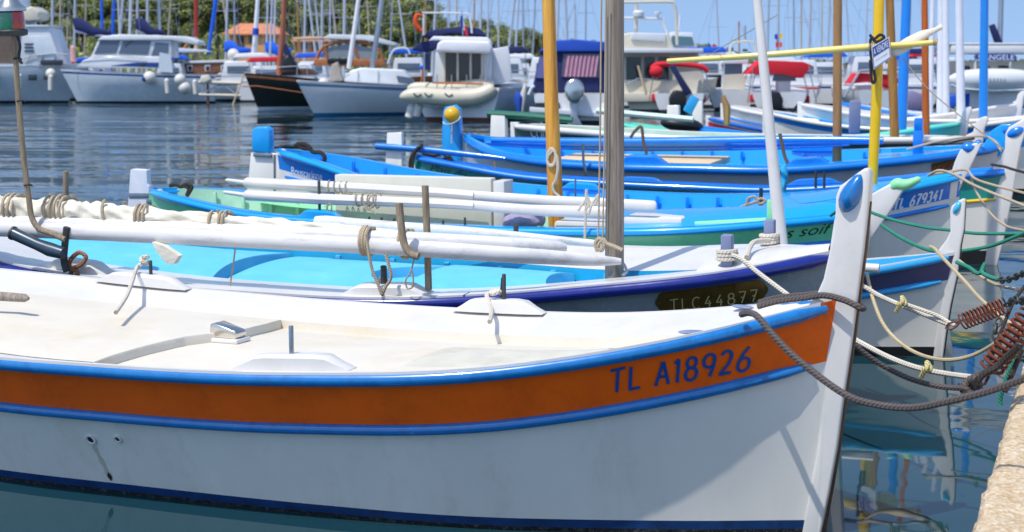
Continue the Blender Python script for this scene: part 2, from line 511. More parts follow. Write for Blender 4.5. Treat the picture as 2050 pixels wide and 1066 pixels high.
def text_mesh(text, shear=0.0, size=1.0):
    cu = bpy.data.curves.new('lettering', 'FONT'); cu.body = text; cu.shear = shear; cu.size = size; cu.resolution_u = 3
    o = bpy.data.objects.new('lettering', cu); COL.objects.link(o)
    dg = bpy.context.evaluated_depsgraph_get(); dg.update()
    me = bpy.data.meshes.new_from_object(o.evaluated_get(dg))
    mb = MB(); mb.add([v.co for v in me.vertices], [list(p.vertices) for p in me.polygons])
    bpy.data.objects.remove(o); bpy.data.curves.remove(cu); bpy.data.meshes.remove(me)
    mn = min(p.x for p in mb.v)
    for p in mb.v: p.x -= mn
    return mb

def arc(cx, cy, rx, ry, a0, a1, n=10):
    return [(cx + rx * math.cos(R(a0 + (a1 - a0) * i / n)), cy + ry * math.sin(R(a0 + (a1 - a0) * i / n))) for i in range(n + 1)]
GLY = {
 'T': (.72, [[(0, .96), (.66, 1)], [(.34, .98), (.3, 0)]]),
 'L': (.62, [[(.06, 1), (.04, .03)], [(.0, .03), (.5, .06)]]),
 'A': (.66, [[(0, 0), (.28, 1)], [(.28, 1), (.56, 0)], [(.1, .36), (.46, .36)]]),
 '1': (.34, [[(0, .82), (.16, 1)], [(.16, 1), (.16, 0)]]),
 '8': (.62, [arc(.26, .75, .2, .23, 0, 360, 16), arc(.26, .27, .25, .27, 0, 360, 16)]),
 '9': (.62, [arc(.26, .7, .24, .28, 0, 360, 16), [(.5, .72), (.46, .4), (.34, .02)]]),
 '2': (.62, [arc(.24, .74, .22, .25, 160, -20, 10) + [(.34, .4), (.02, .03)], [(.0, .03), (.52, .05)]]),
 '6': (.62, [[(.42, 1), (.18, .72), (.04, .4)] , arc(.27, .28, .25, .28, 0, 360, 16)]),
 'C': (.74, [arc(.34, .5, .33, .5, 50, 310, 14)]),
 '4': (.66, [[(.34, 1), (.02, .34), (.5, .34)], [(.36, .6), (.36, 0)]]),
 '7': (.62, [[(0, 1), (.5, 1), (.2, 0)], [(.14, .5), (.42, .5)]]),
 '3': (.58, [arc(.2, .76, .22, .23, 150, -80, 10), arc(.2, .28, .26, .27, 80, -150, 10)]),
 ' ': (.5, []),
}
def word(s, gap=.16, scale={}):
    x = 0; out = []
    for c in s:
        adv, st = GLY[c]
        out += [[(x + a, b) for a, b in q] for q in st]
        x += adv + gap
    return out
# ------------------------------------------------------------------ paints
WHITE = mat('white_paint', (.72, .705, .675), .32, .07, 3.0, coat=.25, stain='#b9a98a', stain_amt=.25, stain_scale=2.2)
HULLW = mat('hull_white', (.82, .80, .735), .22, .07, 2.0, coat=.4, stain='#a9a892', stain_amt=.35, stain_scale=2.6, stretch=(1, 1, .3))
DECKW = mat('deck_cream', (.70, .655, .56), .55, .05, 4.0, bump=.001, bscale=160, stain='#c9b386', stain_amt=.45, stain_scale=1.6)
BLUEA = mat('rail_blue', '#0f76bf', .22, .14, 14, coat=.5, stain='#0a3f7a', stain_amt=.5, stain_scale=12)
ORANGE = mat('band_orange', (.95, .135, .002), .42, .10, 3.5, coat=.08, spec=.3, stain='#c04808', stain_amt=.5, stain_scale=4)
BOOT = mat('boot_blue', '#0b3a70', .5, .3, 9, stain='#08213f', stain_amt=.9, stain_scale=10)
WEED = mat('weed', '#15160f', .9, .6, 30, bump=.01, bscale=60, stain='#8a8878', stain_amt=.5, stain_scale=45)
NAVY = mat('navy', '#1c2a86', .16, .15, 12, coat=.6, stain='#0d123c', stain_amt=.5, stain_scale=8)
GREYH = mat('hull_grey', '#8b979c', .25, .1, 3, coat=.4, stain='#4a555c', stain_amt=.4, stain_scale=5)
SPARW = mat('spar_white', (.70, .69, .68), .5, .12, 4.0, stain='#8a8780', stain_amt=.7, stain_scale=3.5, stretch=(.4, 3, 3))
LAV = mat('lavender', '#7b86a6', .5, .1, 6, stain='#5f6a8d', stain_amt=.5, stain_scale=7)
CYAN = mat('cyan', '#62c3ea', .5, .07, 5, stain='#7fd0ea', stain_amt=.6, stain_scale=3.5, bump=.0008, bscale=90)
CYAND = mat('cyan_deep', '#0f9bc9', .45, .1, 6)
BRASS = mat('brass_plate', '#6b5019', .45, .3, 14, metal=.5, stain='#2b2410', stain_amt=.7, stain_scale=10)
BRASSL = mat('engraved', '#b9a970', .5, .1)
STEEL = mat('steel', '#9aa1a5', .3, .2, 20, metal=.9)
CHROME = mat('chrome', '#d9d2c8', .18, .08, 20, metal=1.0)
IRON = mat('iron', '#4b504f', .55, .3, 20, metal=.6)
RUST = mat('rust', '#74371f', .85, .4, 25, stain='#3a1d12', stain_amt=.8, stain_scale=20, bump=.003, bscale=120)
GREYWOOD = mat_wood('weathered_wood', '#ada295', '#756b60', 2.6, .9, (13, 13, .6), .004)
STICK = mat_wood('stick_wood', '#a99a86', '#75664f', 4, .8, (30, 30, 2))
PINE = mat_wood('varnished_pine', '#e8b04a', '#b0681c', 2.2, .4, (10, 10, .4))
BROWNW = mat_wood('brown_mast', '#c08a4a', '#8a6a4a', 2.0, .45, (14, 14, .8))
BRONZE = mat_wood('brown_strip', '#7a5a38', '#4a3520', 3, .6, (10, 10, 2))
SBLUE = mat('sky_blue', '#08a0ee', .22, .08, 6, coat=.45, stain='#0a84d4', stain_amt=.4, stain_scale=6)
SBLUED = mat('deep_blue', '#0a7cda', .22, .12, 8, coat=.5)
GREEN = mat('hull_green', '#74d8a4', .28, .12, 3, coat=.4, stain='#55b885', stain_amt=.5)
LGREEN = mat('light_green', '#8fdca0', .45, .06, 5)
PGREEN = mat('pale_green', '#a9d3bb', .5, .1, 5, stain='#6d9f86', stain_amt=.5)
TEAL = mat('hull_teal', '#0f8f86', .28, .1, 3, coat=.4)
CREAM = mat('cream_box', '#d9d6c6', .5, .05, 4, stain='#b9b39a', stain_amt=.3)
LBLUE = mat('light_blue', '#2f9fdc', .3, .08, 8, coat=.3)
PURPLE = mat('purple_band', '#4c4b70', .35, .1, 5, coat=.3)
BLACKP = mat('black_bottom', '#14171a', .5, .3, 10, stain='#1d2b24', stain_amt=.6)
YELLOW = mat('yellow_paint', '#f2c307', .3, .06, 5, coat=.3)
YSPAR = mat('pale_yellow', '#ecd06a', .35, .08, 6, coat=.2)
MINT = mat('mint', '#63d2b9', .4, .08, 5)
REDP = mat('red_paint', '#d8252b', .35, .1, 6, coat=.2)
TAN = mat('tan_plank', '#dcc19a', .6, .08, 5)
DKGREEN = mat('dark_green', '#2b5148', .3, .1, 5, coat=.3)
SAIL = mat('sailcloth', '#e2dccb', .9, .1, 8, bump=.012, bscale=22, stain='#b5a27c', stain_amt=.5, stain_scale=5)
BLACK = mat('black_gear', '#191b1e', .4, .2, 10)
DKTEXT = mat('dark_lettering', '#12372a', .5, .1)
WTEXT = mat('white_lettering', '#e6ebf2', .5, .05)
BTEXT = mat('blue_lettering', '#0f4a92', .35, .1, 20)
ROPEG = mat_rope('rope_grey', '#5d5553', 60, .4)
ROPEW = mat_rope('rope_white', '#d8d0c0', 60, .55)
ROPET = mat_rope('rope_tan', '#c2b196', 70, .5)
ROPEGR = mat_rope('rope_green', '#2f8f76', 70, .55)
ROPED = mat_rope('rope_dark', '#3c332e', 60, .4)
GROUP = 'wooden double-ended fishing boats moored side by side along the quay'

# ================================================================== A: the orange and white boat in front
A = PB('fishing_boat', 'white wooden boat with an orange band between two blue rub rails, nearest the viewer', GROUP,
       (1.235, 5.95), 24.4, 5.53, .011, [.362, .666, .837, .911, .938, .771, .395],
       [.919, .811, .693, .635, .618, .628, .685, .766, .808])
A.hull([(.235, 0)], 72, [ORANGE, HULLW, BOOT, WEED], boot=(.055, .02))
A.rail(.028, .027, BLUEA, 'rub_rail', .006, .99)
A.rail(.238, .022, BLUEA, 'lower_rub_rail', .012, .985)
A.inner([('side_deck', 0, -.002, .30, .06, WHITE), ('deck_step', .30, .06, .305, .10, DECKW), ('deck', .305, .10, None, 0, DECKW)], .018, .985, 60, .03)
A.cap(.012, .02, WHITE, .01, .985, out=.012, name='covering_edge')
NSK = mat('nonskid', (.60, .585, .50), .85, .12, 7, bump=.003, bscale=220, stain='#9c9478', stain_amt=.4, stain_scale=3)
A.inner([('nonskid_panel', .42, .095, None, 0, NSK)], .17, .315, 12, .031)
def platform(B, n1, sag, drop, hgt, tback, m, inset=.30, name='raised_deck', base=.061, crown=.03, yspan=1.0):
    """deck panel raised hgt above the deck, its forward edge an arc from the near point n1 bowed forward by sag"""
    edge = sag if isinstance(sag, list) else None
    sag = 0 if edge else sag
    k = sag / n1.y ** 2
    def ex(y):
        if not edge: return xm - k * y * y
        for (a0, b0), (a1, b1) in zip(edge, edge[1:]):
            if y <= a1 or a1 == edge[-1][0]: return n1.x + b0 + (b1 - b0) * min(max((y - a0) / (a1 - a0), 0), 1)
    xm = n1.x + sag
    rows = []; N = 24
    for i in range(N + 1):
        q = i / N * 2 - 1
        hw = max(B.hb(-n1.x / B.L) - inset, .1) * yspan
        for _ in range(6):
            y = q * hw; x = ex(y)
            t = min(max(-x / B.L, .02), .98); hw = max(B.hb(t) - inset * min(1, B.hb(t) / .45), .05) * yspan
        col = []
        for j in range(13):
            s = j / 12; xx = x + (-tback * B.L - x) * s; tt = -xx / B.L
            h2 = max(B.hb(tt) - inset * min(1, B.hb(tt) / .45), .03) * yspan; yy = q * h2 if j else y
            z = B.zg(tt) - base + crown * (1 - q * q) + hgt
            if j == 0: col.append(Vector((xx + .004, yy, z - hgt - .01))); col.append(Vector((xx + .003, yy, z - .006)))
            col.append(Vector((xx, yy, z)))
        rows.append(col)
    return MB().rings(rows, closed=False).build(name, m, B.o, smooth=30)
platform(A, A.pixz(172, 711, .60), [(-.66, -.01), (-.5, .0), (-.36, .022), (-.24, .045), (-.1, .075), (.0, .13), (.08, .18), (.2, .2), (.4, .18), (.7, .1)], 0, .042, .93, DECKW, base=.10)
# stem post
st = A.stem([(1600, 640), (1639, 587), (1652, 557), (1664, 504), (1672, 466), (1676, 425), (1677, 393), (1685, 372), (1708, 355),
             (1733, 337), (1742, 336), (1746, 350), (1743, 403), (1733, 496), (1723, 572), (1710, 674), (1693, 790), (1680, 890),
             (1664, 980), (1647, 1062), (1640, 1110), (1600, 1110), (1640, 900), (1655, 760)], .034, WHITE, bev=.01)
A.plate([(1739, 403), (1745, 404), (1737, 496), (1727, 573), (1714, 674), (1697, 790), (1684, 890), (1668, 982), (1652, 1064), (1642, 1112),
         (1636, 1112), (1644, 1062), (1661, 982), (1677, 890), (1690, 790), (1706, 674), (1719, 572), (1730, 496)], .012, BRONZE, 'stem_band', st, .003)
p = A.pix(1710, 384); pb = A.pix(1738, 350)
k = MB(); ax = Vector((.028, 0, .062)).normalized(); rot = Vector((0, 0, 1)).rotation_difference(ax).to_matrix()
rings = []
prof = [(-.085, .004), (-.08, .022), (-.07, .034), (-.05, .046), (-.025, .052), (0, .05), (.03, .042), (.055, .031), (.075, .018), (.083, .004)]
for h, r in prof:
    rings.append([p + rot @ Vector((math.cos(2 * PI * j / 20) * r * .86, math.sin(2 * PI * j / 20) * (r * 1.15 + .012 if r > .01 else r), h)) for j in range(20)])
k.rings(rings).build('stem_knob', BLUEA, st, 60)
# thole blocks with steel pins
for x0, x1, sd, px, hh in ((470, 709, -1, 580, .11), (198, 378, 1, 296, .075), (909, 1088, 1, 1003, .12)):
    bl, c = A.block(x0, x1, sd, WHITE, .062, .085, inset=.075 if sd < 0 else .04)
    t = A.tpx(px, sd, .06, -.06); q = A.gp(t, sd, .075 if sd < 0 else .04, -.06)
    A.pin(q, hh, .0095, STEEL if sd < 0 else IRON, bl)
# vent
c = A.pixz(457, 682, .552)
v = MB().box(c + Vector((0, 0, .006)), (.17, .115, .02), bev=.006).build('vent_base', WHITE, A.o)
mb = MB(); pr = [(-.075, 0), (.07, 0), (.075, .028), (.058, .038), (-.045, .068), (-.07, .06)]
mb.prism([(c.x + a, c.z + .016 + b) for a, b in pr], 'y', .042, bev=.008, off=c.y)
mb.build('vent_cowl', CHROME, v)
# tiller end, skin fittings, fairlead
MB().tube([A.pixz(-90, 588, .72), A.pixz(20, 595, .70), A.pixz(50, 597, .70), A.pixz(57, 598, .70)], [.022, .022, .02, .008], 12).build('tiller', GREYWOOD, A.o)
for px, py, r in ((182, 876, .026), (236, 880, .019)):
    t, z = A.uv(px, py); q = A.skin(t, z, -1, .0)
    f = MB().lathe([(r * .55, -.02), (r * .55, .004), (r * .7, .009), (r, .007), (r, -.01)], q, (0, -1, -.42), 20).build('skin_fitting', WHITE, A.o)
    MB().lathe([(r * .5, -.004), (r * .5, .0045), (.001, .0045)], q, (0, -1, -.42), 16).build('outlet_hole', BLACK, f)
mb = MB(); t_, z_ = A.uv(184, 892); rnd_ = random.Random(2); rows = []
for i in range(14):
    q = i / 13; z = z_ * (1 - q) + .07 * q; w = .0016 + .0007 * math.sin(i * 1.3) + .0006 * q; tc_ = t_ - .004 * q
    rows.append([A.skin(tc_ - w, z, -1, .0015), A.skin(tc_ + w, z, -1, .0015)])
mb.rings(rows, closed=False).build('drain_stain', mat('drain_stain', '#c6c5b4', .5, .2, 30, stain='#a09a80', stain_amt=.6, stain_scale=25), A.o)
mb = MB(); rows = [[A.skin(t_ - .004 - w, z, -1, .003), A.skin(t_ - .004 + w, z, -1, .003)] for z, w in ((.105, .0003), (.095, .0016), (.085, .002), (.075, .0012), (.066, .0003))]
mb.rings(rows, closed=False).build('weed_tuft', WEED, A.o)
for sd, dx in ((-1, -.48), (1, -.40)):
    q = A.gp(.085, sd, .06, -.004)
    MB().ball(q + Vector((0, 0, 0)), (.055, .022, .008), (0, 0, sd * -.35)).build('fairlead', LAV, A.o)
A0, A1 = A.uv(1224, 787), A.uv(1499, 737)
GLY[' '] = (.30, [])
A.letters(word('TL A18926', .14), A0, A1, .092, .0115, BTEXT, 'registration', slant=.12)

# ================================================================== B: navy rail, cyan inside, grey mast
Bb = PB('fishing_boat', 'grey wooden boat with a navy rub rail, cyan inside and a weathered grey mast', GROUP,
        (1.73, 8.3), 21.6, 5.86, .057, [.398, .626, .949, 1.037, .982, .855, .439],
        [.855, .793, .716, .669, .671, .685, .737, .81, .843])
Bb.hull([(.25, 0)], 60, [GREYH, HULLW, BOOT, WEED])
Bb.rail(.036, .036, NAVY, 'rub_rail', .006, .99)
Bb.cap(.07, .03, WHITE, .0, .30, .014, 'gunwale_forward')
Bb.cap(.07, .03, WHITE, .302, .99, .014, 'gunwale')
Bb.inner([('side_deck', .07, -.002, .52, .05, WHITE), ('coaming', .52, .051, .54, .15, CYAND), ('deck', .54, .15, None, 0, CYAN)], .012, .985, 60, .035)
Bb.inner([('foredeck', .05, .004, None, 0, WHITE)], .01, .115, 12, .035)
platform(Bb, Bb.pixz(412, 572, .62), -.2, 0, .085, .93, CYAN, .555, 'stern_locker', .15, .03)
platform(Bb, Bb.pixz(765, 567, .60), -.18, 0, .065, .592, CYAN, .555, 'midship_locker', .15, .03)
platform(Bb, Bb.pixz(1100, 575, .63), -.1, 0, .075, .405, CYAN, .555, 'forward_locker', .15, .03)
for i in range(26):                                    # frame heads along the far coaming
    t = .10 + .032 * i
    Bb_p = Bb.gp(t, 1, .535, .10)
    if i % 2 == 0: MB().box(Bb_p, (.03, .014, .06)).build('frame_head', CYAN, Bb.o)
st = Bb.stem([(1640, 530), (1662, 505), (1672, 440), (1690, 390), (1718, 384), (1722, 400), (1712, 500), (1700, 600), (1685, 760), (1650, 760), (1655, 560)], .035, WHITE)
Bb.pole([(1231, 0), (1231, 300), (1230, 548)], (18, 18.5, 19), GREYWOOD, 'mast', top=5.2, foot=.45)
# bitts with white line turns
for px, py, yy in ((1456, 508, -.30), (1541, 475, .38)):
    q = Bb.pix(px, py + 12, yy); q.z -= .05
    b = MB().box(q + Vector((0, 0, .075)), (.058, .058, .21), bev=.007).build('bitt', LAV, Bb.o)
    MB().tube(wraps(q + Vector((0, 0, .045)), (0, 0, 1), .036, 3, .055, .011, 14, .003), .0125, 6).build('line_turns', ROPEW, b)
t0 = Bb.tpx(690, -1); 
bl, c = Bb.block(688, 862, -1, WHITE, .055, .15, inset=.10)
Bb.pin(Bb.gp(Bb.tpx(768, -1, .1), -1, .10, -.05), .10, .017, IRON, bl)
bl2, c = Bb.block(98, 222, -1, WHITE, .06, .14, inset=.10)
# brass number plate on the skin
a, b = Bb.uv(1308, 610), Bb.uv(1540, 582)
mb = MB(); rows = []
for i in range(25):
    q = i / 24; t = a[0] + (b[0] - a[0]) * q; zc = a[1] + (b[1] - a[1]) * q
    e = min(q, 1 - q) / .12; hh = .062 * math.sqrt(max(1 - (1 - min(e, 1)) ** 2, .02))
    rows.append([Bb.skin(t, zc - hh, -1, .002), Bb.skin(t, zc - hh * .9, -1, .007), Bb.skin(t, zc + hh * .9, -1, .007), Bb.skin(t, zc + hh, -1, .002)])
pl = mb.rings(rows, closed=False).build('number_plate', BRASS, Bb.o)
a2, b2 = Bb.uv(1338, 616), Bb.uv(1515, 594)
Bb.letters(word('TLC44877', .22), (a2[0], a2[1] - .012), (b2[0], b2[1] - .012), .062, .0065, BRASSL, 'registration', off=.010, parent=pl)
for px, py in ((1326, 608), (1524, 582)):
    t, z = Bb.uv(px, py); MB().ball(Bb.skin(t, z, -1, .007), .007).build('screw', IRON, pl)

for pts_, m_ in ((((142, 474), (190, 482)), YELLOW), (((264, 480), (292, 484)), TAN)):
    a_ = Bb.pix(*pts_[0], .62); b_ = Bb.pix(*pts_[1], .62); MB().box((a_ + b_) / 2, ((b_ - a_).length, .06, .05), bev=.01).build('gear_box', m_, Bb.o)
# the lamp staff lashed at the stern, grey tube and stakes of B
yl = -1.02
def ppath(B, pts, y): return [B.pix(a, b, y) for a, b in pts]
lp = MB().tube(smoothpath(ppath(Bb, [(29, 70), (36, 190), (47, 310), (58, 400), (64, 436), (78, 458), (104, 468), (130, 480)], yl), 5), .0165, 10).build('lamp_staff', STICK, Bb.o)
q = Bb.pix(24, 62, yl); u = .0029
for hh in (1, 2, 3): pass
lb = MB().lathe([(.060, -.03), (.082, -.024), (.086, .0), (.076, .008)], q, (0, 0, 1), 24).build('lamp_base', IRON, lp)
mb = MB(); n = 26
def lens(a0, a1):
    mb = MB(); rows = []
    for i in range(13):
        a = a0 + (a1 - a0) * i / 12
        rows.append([q + Vector((math.cos(a) * r, math.sin(a) * r, h)) for r, h in ((.06, .006), (.070, .01), (.073, .055), (.070, .10), (.06, .104))])
    return mb.rings(rows, closed=False)
GLG = mat('green_lens', '#1d6b4c', .12, .3, 30, coat=1.0); GLR = mat('red_lens', '#a2202b', .12, .3, 30, coat=1.0)
lens(R(-150), R(-45)).build('green_lens', GLG, lp); lens(R(-45), R(60)).build('red_lens', GLR, lp)
lens(R(60), R(210)).build('clear_lens', mat('clear_lens', '#9aa7a0', .1, .2, 30), lp)
MB().lathe([(.074, .104), (.086, .108), (.084, .125), (.06, .145), (.036, .185), (.014, .2), (.002, .203)], q, (0, 0, 1), 24).build('lamp_cap', CHROME, lp)
MB().tube(smoothpath(ppath(Bb, [(34, 70), (40, 92), (38, 115), (44, 128)], yl - .02), 5), .008, 6).build('lamp_cable', BLACK, lp)
for yy in (119, 204, 372): MB().tube(wraps(Bb.pix(31 + (yy - 70) * .085, yy, yl), (0, 0, 1), .017, 1, .006, .003), .004, 5).build('clip', BLACK, lp)
tb = MB().tube(ppath(Bb, [(28, 468), (75, 490), (100, 500), (128, 508)], -1.05), [.036, .033, .04, .034], 16, caps=(False, True)).build('rod_tube', mat('blue_grey_tube', '#3b4a58', .3, .2, 8, metal=.3), Bb.o)
MB().lathe([(.034, -.004), (.04, .0), (.04, .012), (.034, .014), (.030, .012), (.028, -.03)], Bb.pix(28, 468, -1.05), (Bb.pix(28, 468, -1.05) - Bb.pix(128, 508, -1.05)), 18).build('tube_lip', IRON, tb)
MB().tube(smoothpath(ppath(Bb, [(134, 455), (130, 490), (128, 520), (134, 545)], -1.0), 5), [.02] * 16, 8).build('staff_clamp', IRON, Bb.o)
MB().tube(ppath(Bb, [(132, 343), (131, 420), (131, 470)], .75), .02, 10).build('stake', STICK, Bb.o)
MB().tube(smoothpath(ppath(Bb, [(799, 407), (803, 450), (809, 488), (822, 508), (838, 514)], -1.0), 5), .0195, 10).build('hooked_stake', STICK, Bb.o)
MB().tube(ppath(Bb, [(851, 372), (855, 470), (858, 580)], -.80), .0185, 10).build('stake', STICK, Bb.o)
MB().tube(ppath(Bb, [(1033, 452), (1033, 486)], .95), .016, 10).build('thole_pin', IRON, Bb.o)
MB().tube(ppath(Bb, [(1007, 557), (1004, 600)], -.95), .011, 8).build('thole_pin', IRON, Bb.o)

# the white spar lying along B with the rolled sail
sp = thing('sail_yard', 'long white spar with a rolled sail lying along the cyan boat, past the grey mast', 'spar', Bb.w(Bb.pix(600, 480, -.9)), (0, 0, -Bb.yaw))
Ms = sp.matrix_basis.inverted()
def ysp(a):
    f = [(-400, -.93), (400, -.97), (740, -.93), (1000, -.78), (1250, -.46)]
    for (x0, y0), (x1, y1) in zip(f, f[1:]):
        if a <= x1: return y0 + (y1 - y0) * max((a - x0) / (x1 - x0), 0)
    return f[-1][1]
def L_(B, pts, y): return [Ms @ B.w(B.pix(a, b, ysp(a) + y + .36)) for a, b in pts]
bpy.context.view_layer.update()
MB().tube(smoothpath(L_(Bb, [(-160, 452), (200, 466), (740, 492), (1000, 509), (1110, 516), (1180, 521), (1243, 524)], -.36), 5), [.046, .046, .046, .045, .044, .042, .038, .034, .028, .016], 14, flat=.8).build('lower_spar', SPARW, sp)
MB().tube(smoothpath(L_(Bb, [(-160, 440), (200, 453), (740, 476), (1000, 489), (1100, 494), (1134, 496)], -.33), 5), [.042, .042, .042, .041, .038, .034, .018], 14).build('upper_spar', SPARW, sp)
mb = MB(); P = smoothpath(L_(Bb, [(-160, 398), (-60, 404), (0, 414), (60, 420), (130, 421), (200, 427), (280, 433), (420, 442), (560, 450), (700, 459), (830, 468)], -.28), 6)
rad = []
for i in range(len(P)):
    f = i / (len(P) - 1); base = .066 - .022 * f if f < .55 else .054 - (f - .55) * .10
    rad.append(max(base, .008) * (1 + .16 * math.sin(i * 1.25) * (1 - f) + random.uniform(-.09, .09)))
P2 = []; R2 = []
for i in range(len(P) - 1):
    for k in range(4): P2.append(P[i].lerp(P[i + 1], k / 4)); R2.append(rad[i] + (rad[i + 1] - rad[i]) * k / 4)
P2.append(P[-1]); R2.append(rad[-1])
mb.tube(P2, R2, 30)
for i, v in enumerate(mb.v):
    c = P2[i // 30]; d = v - c; a_ = 2 * PI * (i % 30) / 30; s_ = (i // 30) * .16
    d *= 1 + .13 * math.sin(3 * a_ + s_ * 1.7 + 2 * noise.noise(c * 3)) + .10 * math.sin(5 * a_ - s_ * 2.6) + .22 * noise.noise(v * 16)
    mb.v[i] = c + d
mb.build('rolled_sail', SAIL, sp)
axd = (P[-1] - P[0]).normalized()
for px, py, rr, tn, ln in ((34, 418, .072, 3, .10), (122, 421, .072, 4, .14), (228, 429, .06, 1, .12), (292, 434, .056, 3, .08), (430, 442, .045, 1, .03), (452, 443, .044, 2, .04)):
    c = L_(Bb, [(px, py)], -.28)[0]
    MB().tube(wraps(c - axd * ln / 2, axd, rr, tn, ln, .008, 14, .006, px), .0085, 6).build('sail_tie', ROPET, sp)
for px, py, tn in ((738, 484, 3), (815, 488, 2)):
    c = L_(Bb, [(px, py)], -.345)[0]
    MB().tube(wraps(c - axd * .03, axd, (.064, .05), tn, .05, .009, 16, .005, px), .0095, 6).build('lashing', ROPET, sp)
sc = MB(); o = L_(Bb, [(308, 484), (332, 492), (362, 512), (352, 528), (338, 528), (318, 505)], -.40)
sc.add([p + Vector((0, -.02, 0)) for p in o] + [p + Vector((0, .02, 0)) for p in o], [[0, 1, 2, 3, 4, 5], [6, 7, 8, 9, 10, 11]] + [[i, (i + 1) % 6, 6 + (i + 1) % 6, 6 + i] for i in range(6)])
sc.build('sail_corner', SAIL, sp)
MB().tube(smoothpath(L_(Bb, [(1243, 524), (1250, 532), (1254, 544), (1246, 552)], -.36), 5), .008, 6).build('spar_hook', STEEL, sp)
# second spar, flat, beyond the first
sp2 = MB(); Q = [Bb.w(Bb.pix(a, b, .35)) for a, b in ((632, 446), (760, 455), (950, 467), (1100, 480), (1236, 492))]
sp2.tube(smoothpath(Q, 4), [.040, .048, .046, .044, .042, .04, .038, .036, .034, .032, .03, .028, .026, .024, .022, .02, .018], 12, flat=.8)
tag(sp2.build('spar', SPARW), 'flat pale spar with a squared end, lying beyond the rolled sail', 'spar')
# ropes hanging about B
rope('lashing_rope', [Bb.w(Bb.pix(a, b, -1.0)) for a, b in ((733, 470), (738, 505), (745, 540), (757, 570), (764, 590))], .009, ROPET, 'thin tan line from the spar down to the lavender block of the cyan boat', 'rope')
rope('lashing_rope', [Bb.w(Bb.pix(a, b, -.98)) for a, b in ((772, 508), (778, 530), (783, 555), (772, 575), (765, 592))], .009, ROPET, 'short tan line beside the iron pin under the white spar', 'rope')
rope('hanging_loop', [Bb.w(Bb.pix(a, b, -.98)) for a, b in ((830, 515), (822, 545), (812, 562), (816, 578), (826, 574), (827, 556), (824, 540))], .0045, ROPET, 'thin loop of twine hanging below the hooked stake', 'rope')
rope('knotted_rope', [Bb.w(Bb.pix(a, b, -.86)) for a, b in ((752, 610), (750, 590), (764, 586), (774, 596), (770, 606), (758, 604), (752, 585), (762, 570), (774, 566), (766, 556), (758, 566))], .013, ROPEW, 'white rope knotted round the iron pin of the lavender block', 'rope')
rope('knotted_rope', [Bb.w(Bb.pix(a, b, -.98)) for a, b in ((138, 555), (148, 538), (165, 528), (172, 515), (158, 506), (142, 520), (140, 536), (155, 545), (150, 560))], .013, mat_rope('rope_orange', '#a4714e', 70), 'brown frayed rope tied round the stern block of the navy-railed boat', 'rope')
rope('thin_line', [Bb.w(Bb.pix(a, b, -.9)) for a, b in ((472, 488), (467, 530), (460, 575))], .005, ROPET, 'thin grey line dropping from the spar across the cyan locker', 'rope')
for i, (pa, pb, pc) in enumerate((((1204, 0), (1201, 300), (1197, 500)), ((1213, 0), (1210, 300), (1206, 495)))):
    rope('halyard', [Bb.w(Bb.pix(a, b, -.08)) for a, b in (pa, pb, pc)], .0055, ROPET, ('thin halyard running down the left side of the grey mast, outer one', 'thin halyard running down the left side of the grey mast, inner one')[i], 'rope', group='halyards of the grey mast')
rope('knotted_rope', [Bb.w(Bb.pix(a, b, -.1)) for a, b in ((1196, 505), (1192, 488), (1200, 478), (1209, 488), (1204, 502), (1197, 494), (1207, 480), (1215, 488), (1230, 494), (1246, 501))], .011, ROPET, 'knot of tan line at the foot of the grey mast', 'rope')
rope('knotted_rope', [A.w(A.gp(A.tpx(296, 1), 1, .03, -.10) + Vector(v)) for v in ((.0, -.02, .05), (.02, 0, .05), (0, .02, .045), (-.02, 0, .04), (0, -.022, .03), (.022, 0, .02), (0, .022, .012), (-.022, 0, .005), (-.03, -.03, -.01))] + [A.w(A.pixz(255, 590, .68)), A.w(A.pixz(232, 626, .66))], .011, ROPEW, 'white line wound on the pin of the far left block, falling onto the deck', 'rope')
rope('knotted_rope', [A.w(A.gp(A.tpx(1003, 1), 1, .05, -.07) + Vector(v)) for v in ((.03, 0, .02), (0, .02, .03), (-.025, 0, .02), (0, -.025, .02), (.02, -.01, .03), (-.03, -.03, .015))] + [A.w(A.pixz(984, 620, .68)), A.w(A.pixz(980, 645, .66))], .011, ROPEW, 'frayed white line tied to the pin of the far block in the middle', 'rope')
# ================================================================== C: low boat with a purple band
Cb = PB('fishing_boat', 'low grey boat with a purple band between light blue rails and a leaning white mast', GROUP,
        (2.747, 9.85), 22, 5.2, 0, [.28, .52, .68, .74, .72, .58, .3], [.658, .58, .49, .44, .43, .44, .5, .58, .62])
Cb.hull([(.17, 0)], 40, [PURPLE, HULLW, BLACKP, BLACKP], boot=(.06, .02))
Cb.rail(.025, .024, LBLUE, 'rub_rail', .006, .99); Cb.rail(.172, .021, LBLUE, 'lower_rub_rail', .01, .985)
Cb.cap(.08, .02, WHITE)
Cb.inner([('bulwark', .08, 0, .12, .12, LBLUE), ('deck', .12, .12, None, 0, WHITE)], .02, .98, 30)
st = Cb.stem([(1880, 500), (1896, 480), (1904, 462), (1903, 423), (1906, 412), (1928, 397), (1934, 400), (1931, 458), (1924, 491), (1919, 542), (1904, 612), (1896, 661), (1889, 712), (1886, 740), (1865, 740), (1885, 600)], .03, WHITE, bev=.009)
q = Cb.pix(1917, 416); MB().ball(q, (.026, .048, .055), (0, .45, 0)).build('stem_knob', mat('turquoise_knob', '#3fb2dc', .25, .06, 8, coat=.4), st)
Cb.plate([(1931, 402), (1935, 402), (1932, 460), (1926, 491), (1921, 542), (1906, 612), (1898, 661), (1891, 712), (1887, 712), (1894, 661), (1902, 612), (1917, 542), (1922, 491), (1928, 458)], .01, BLACK, 'stem_band', st, .002)
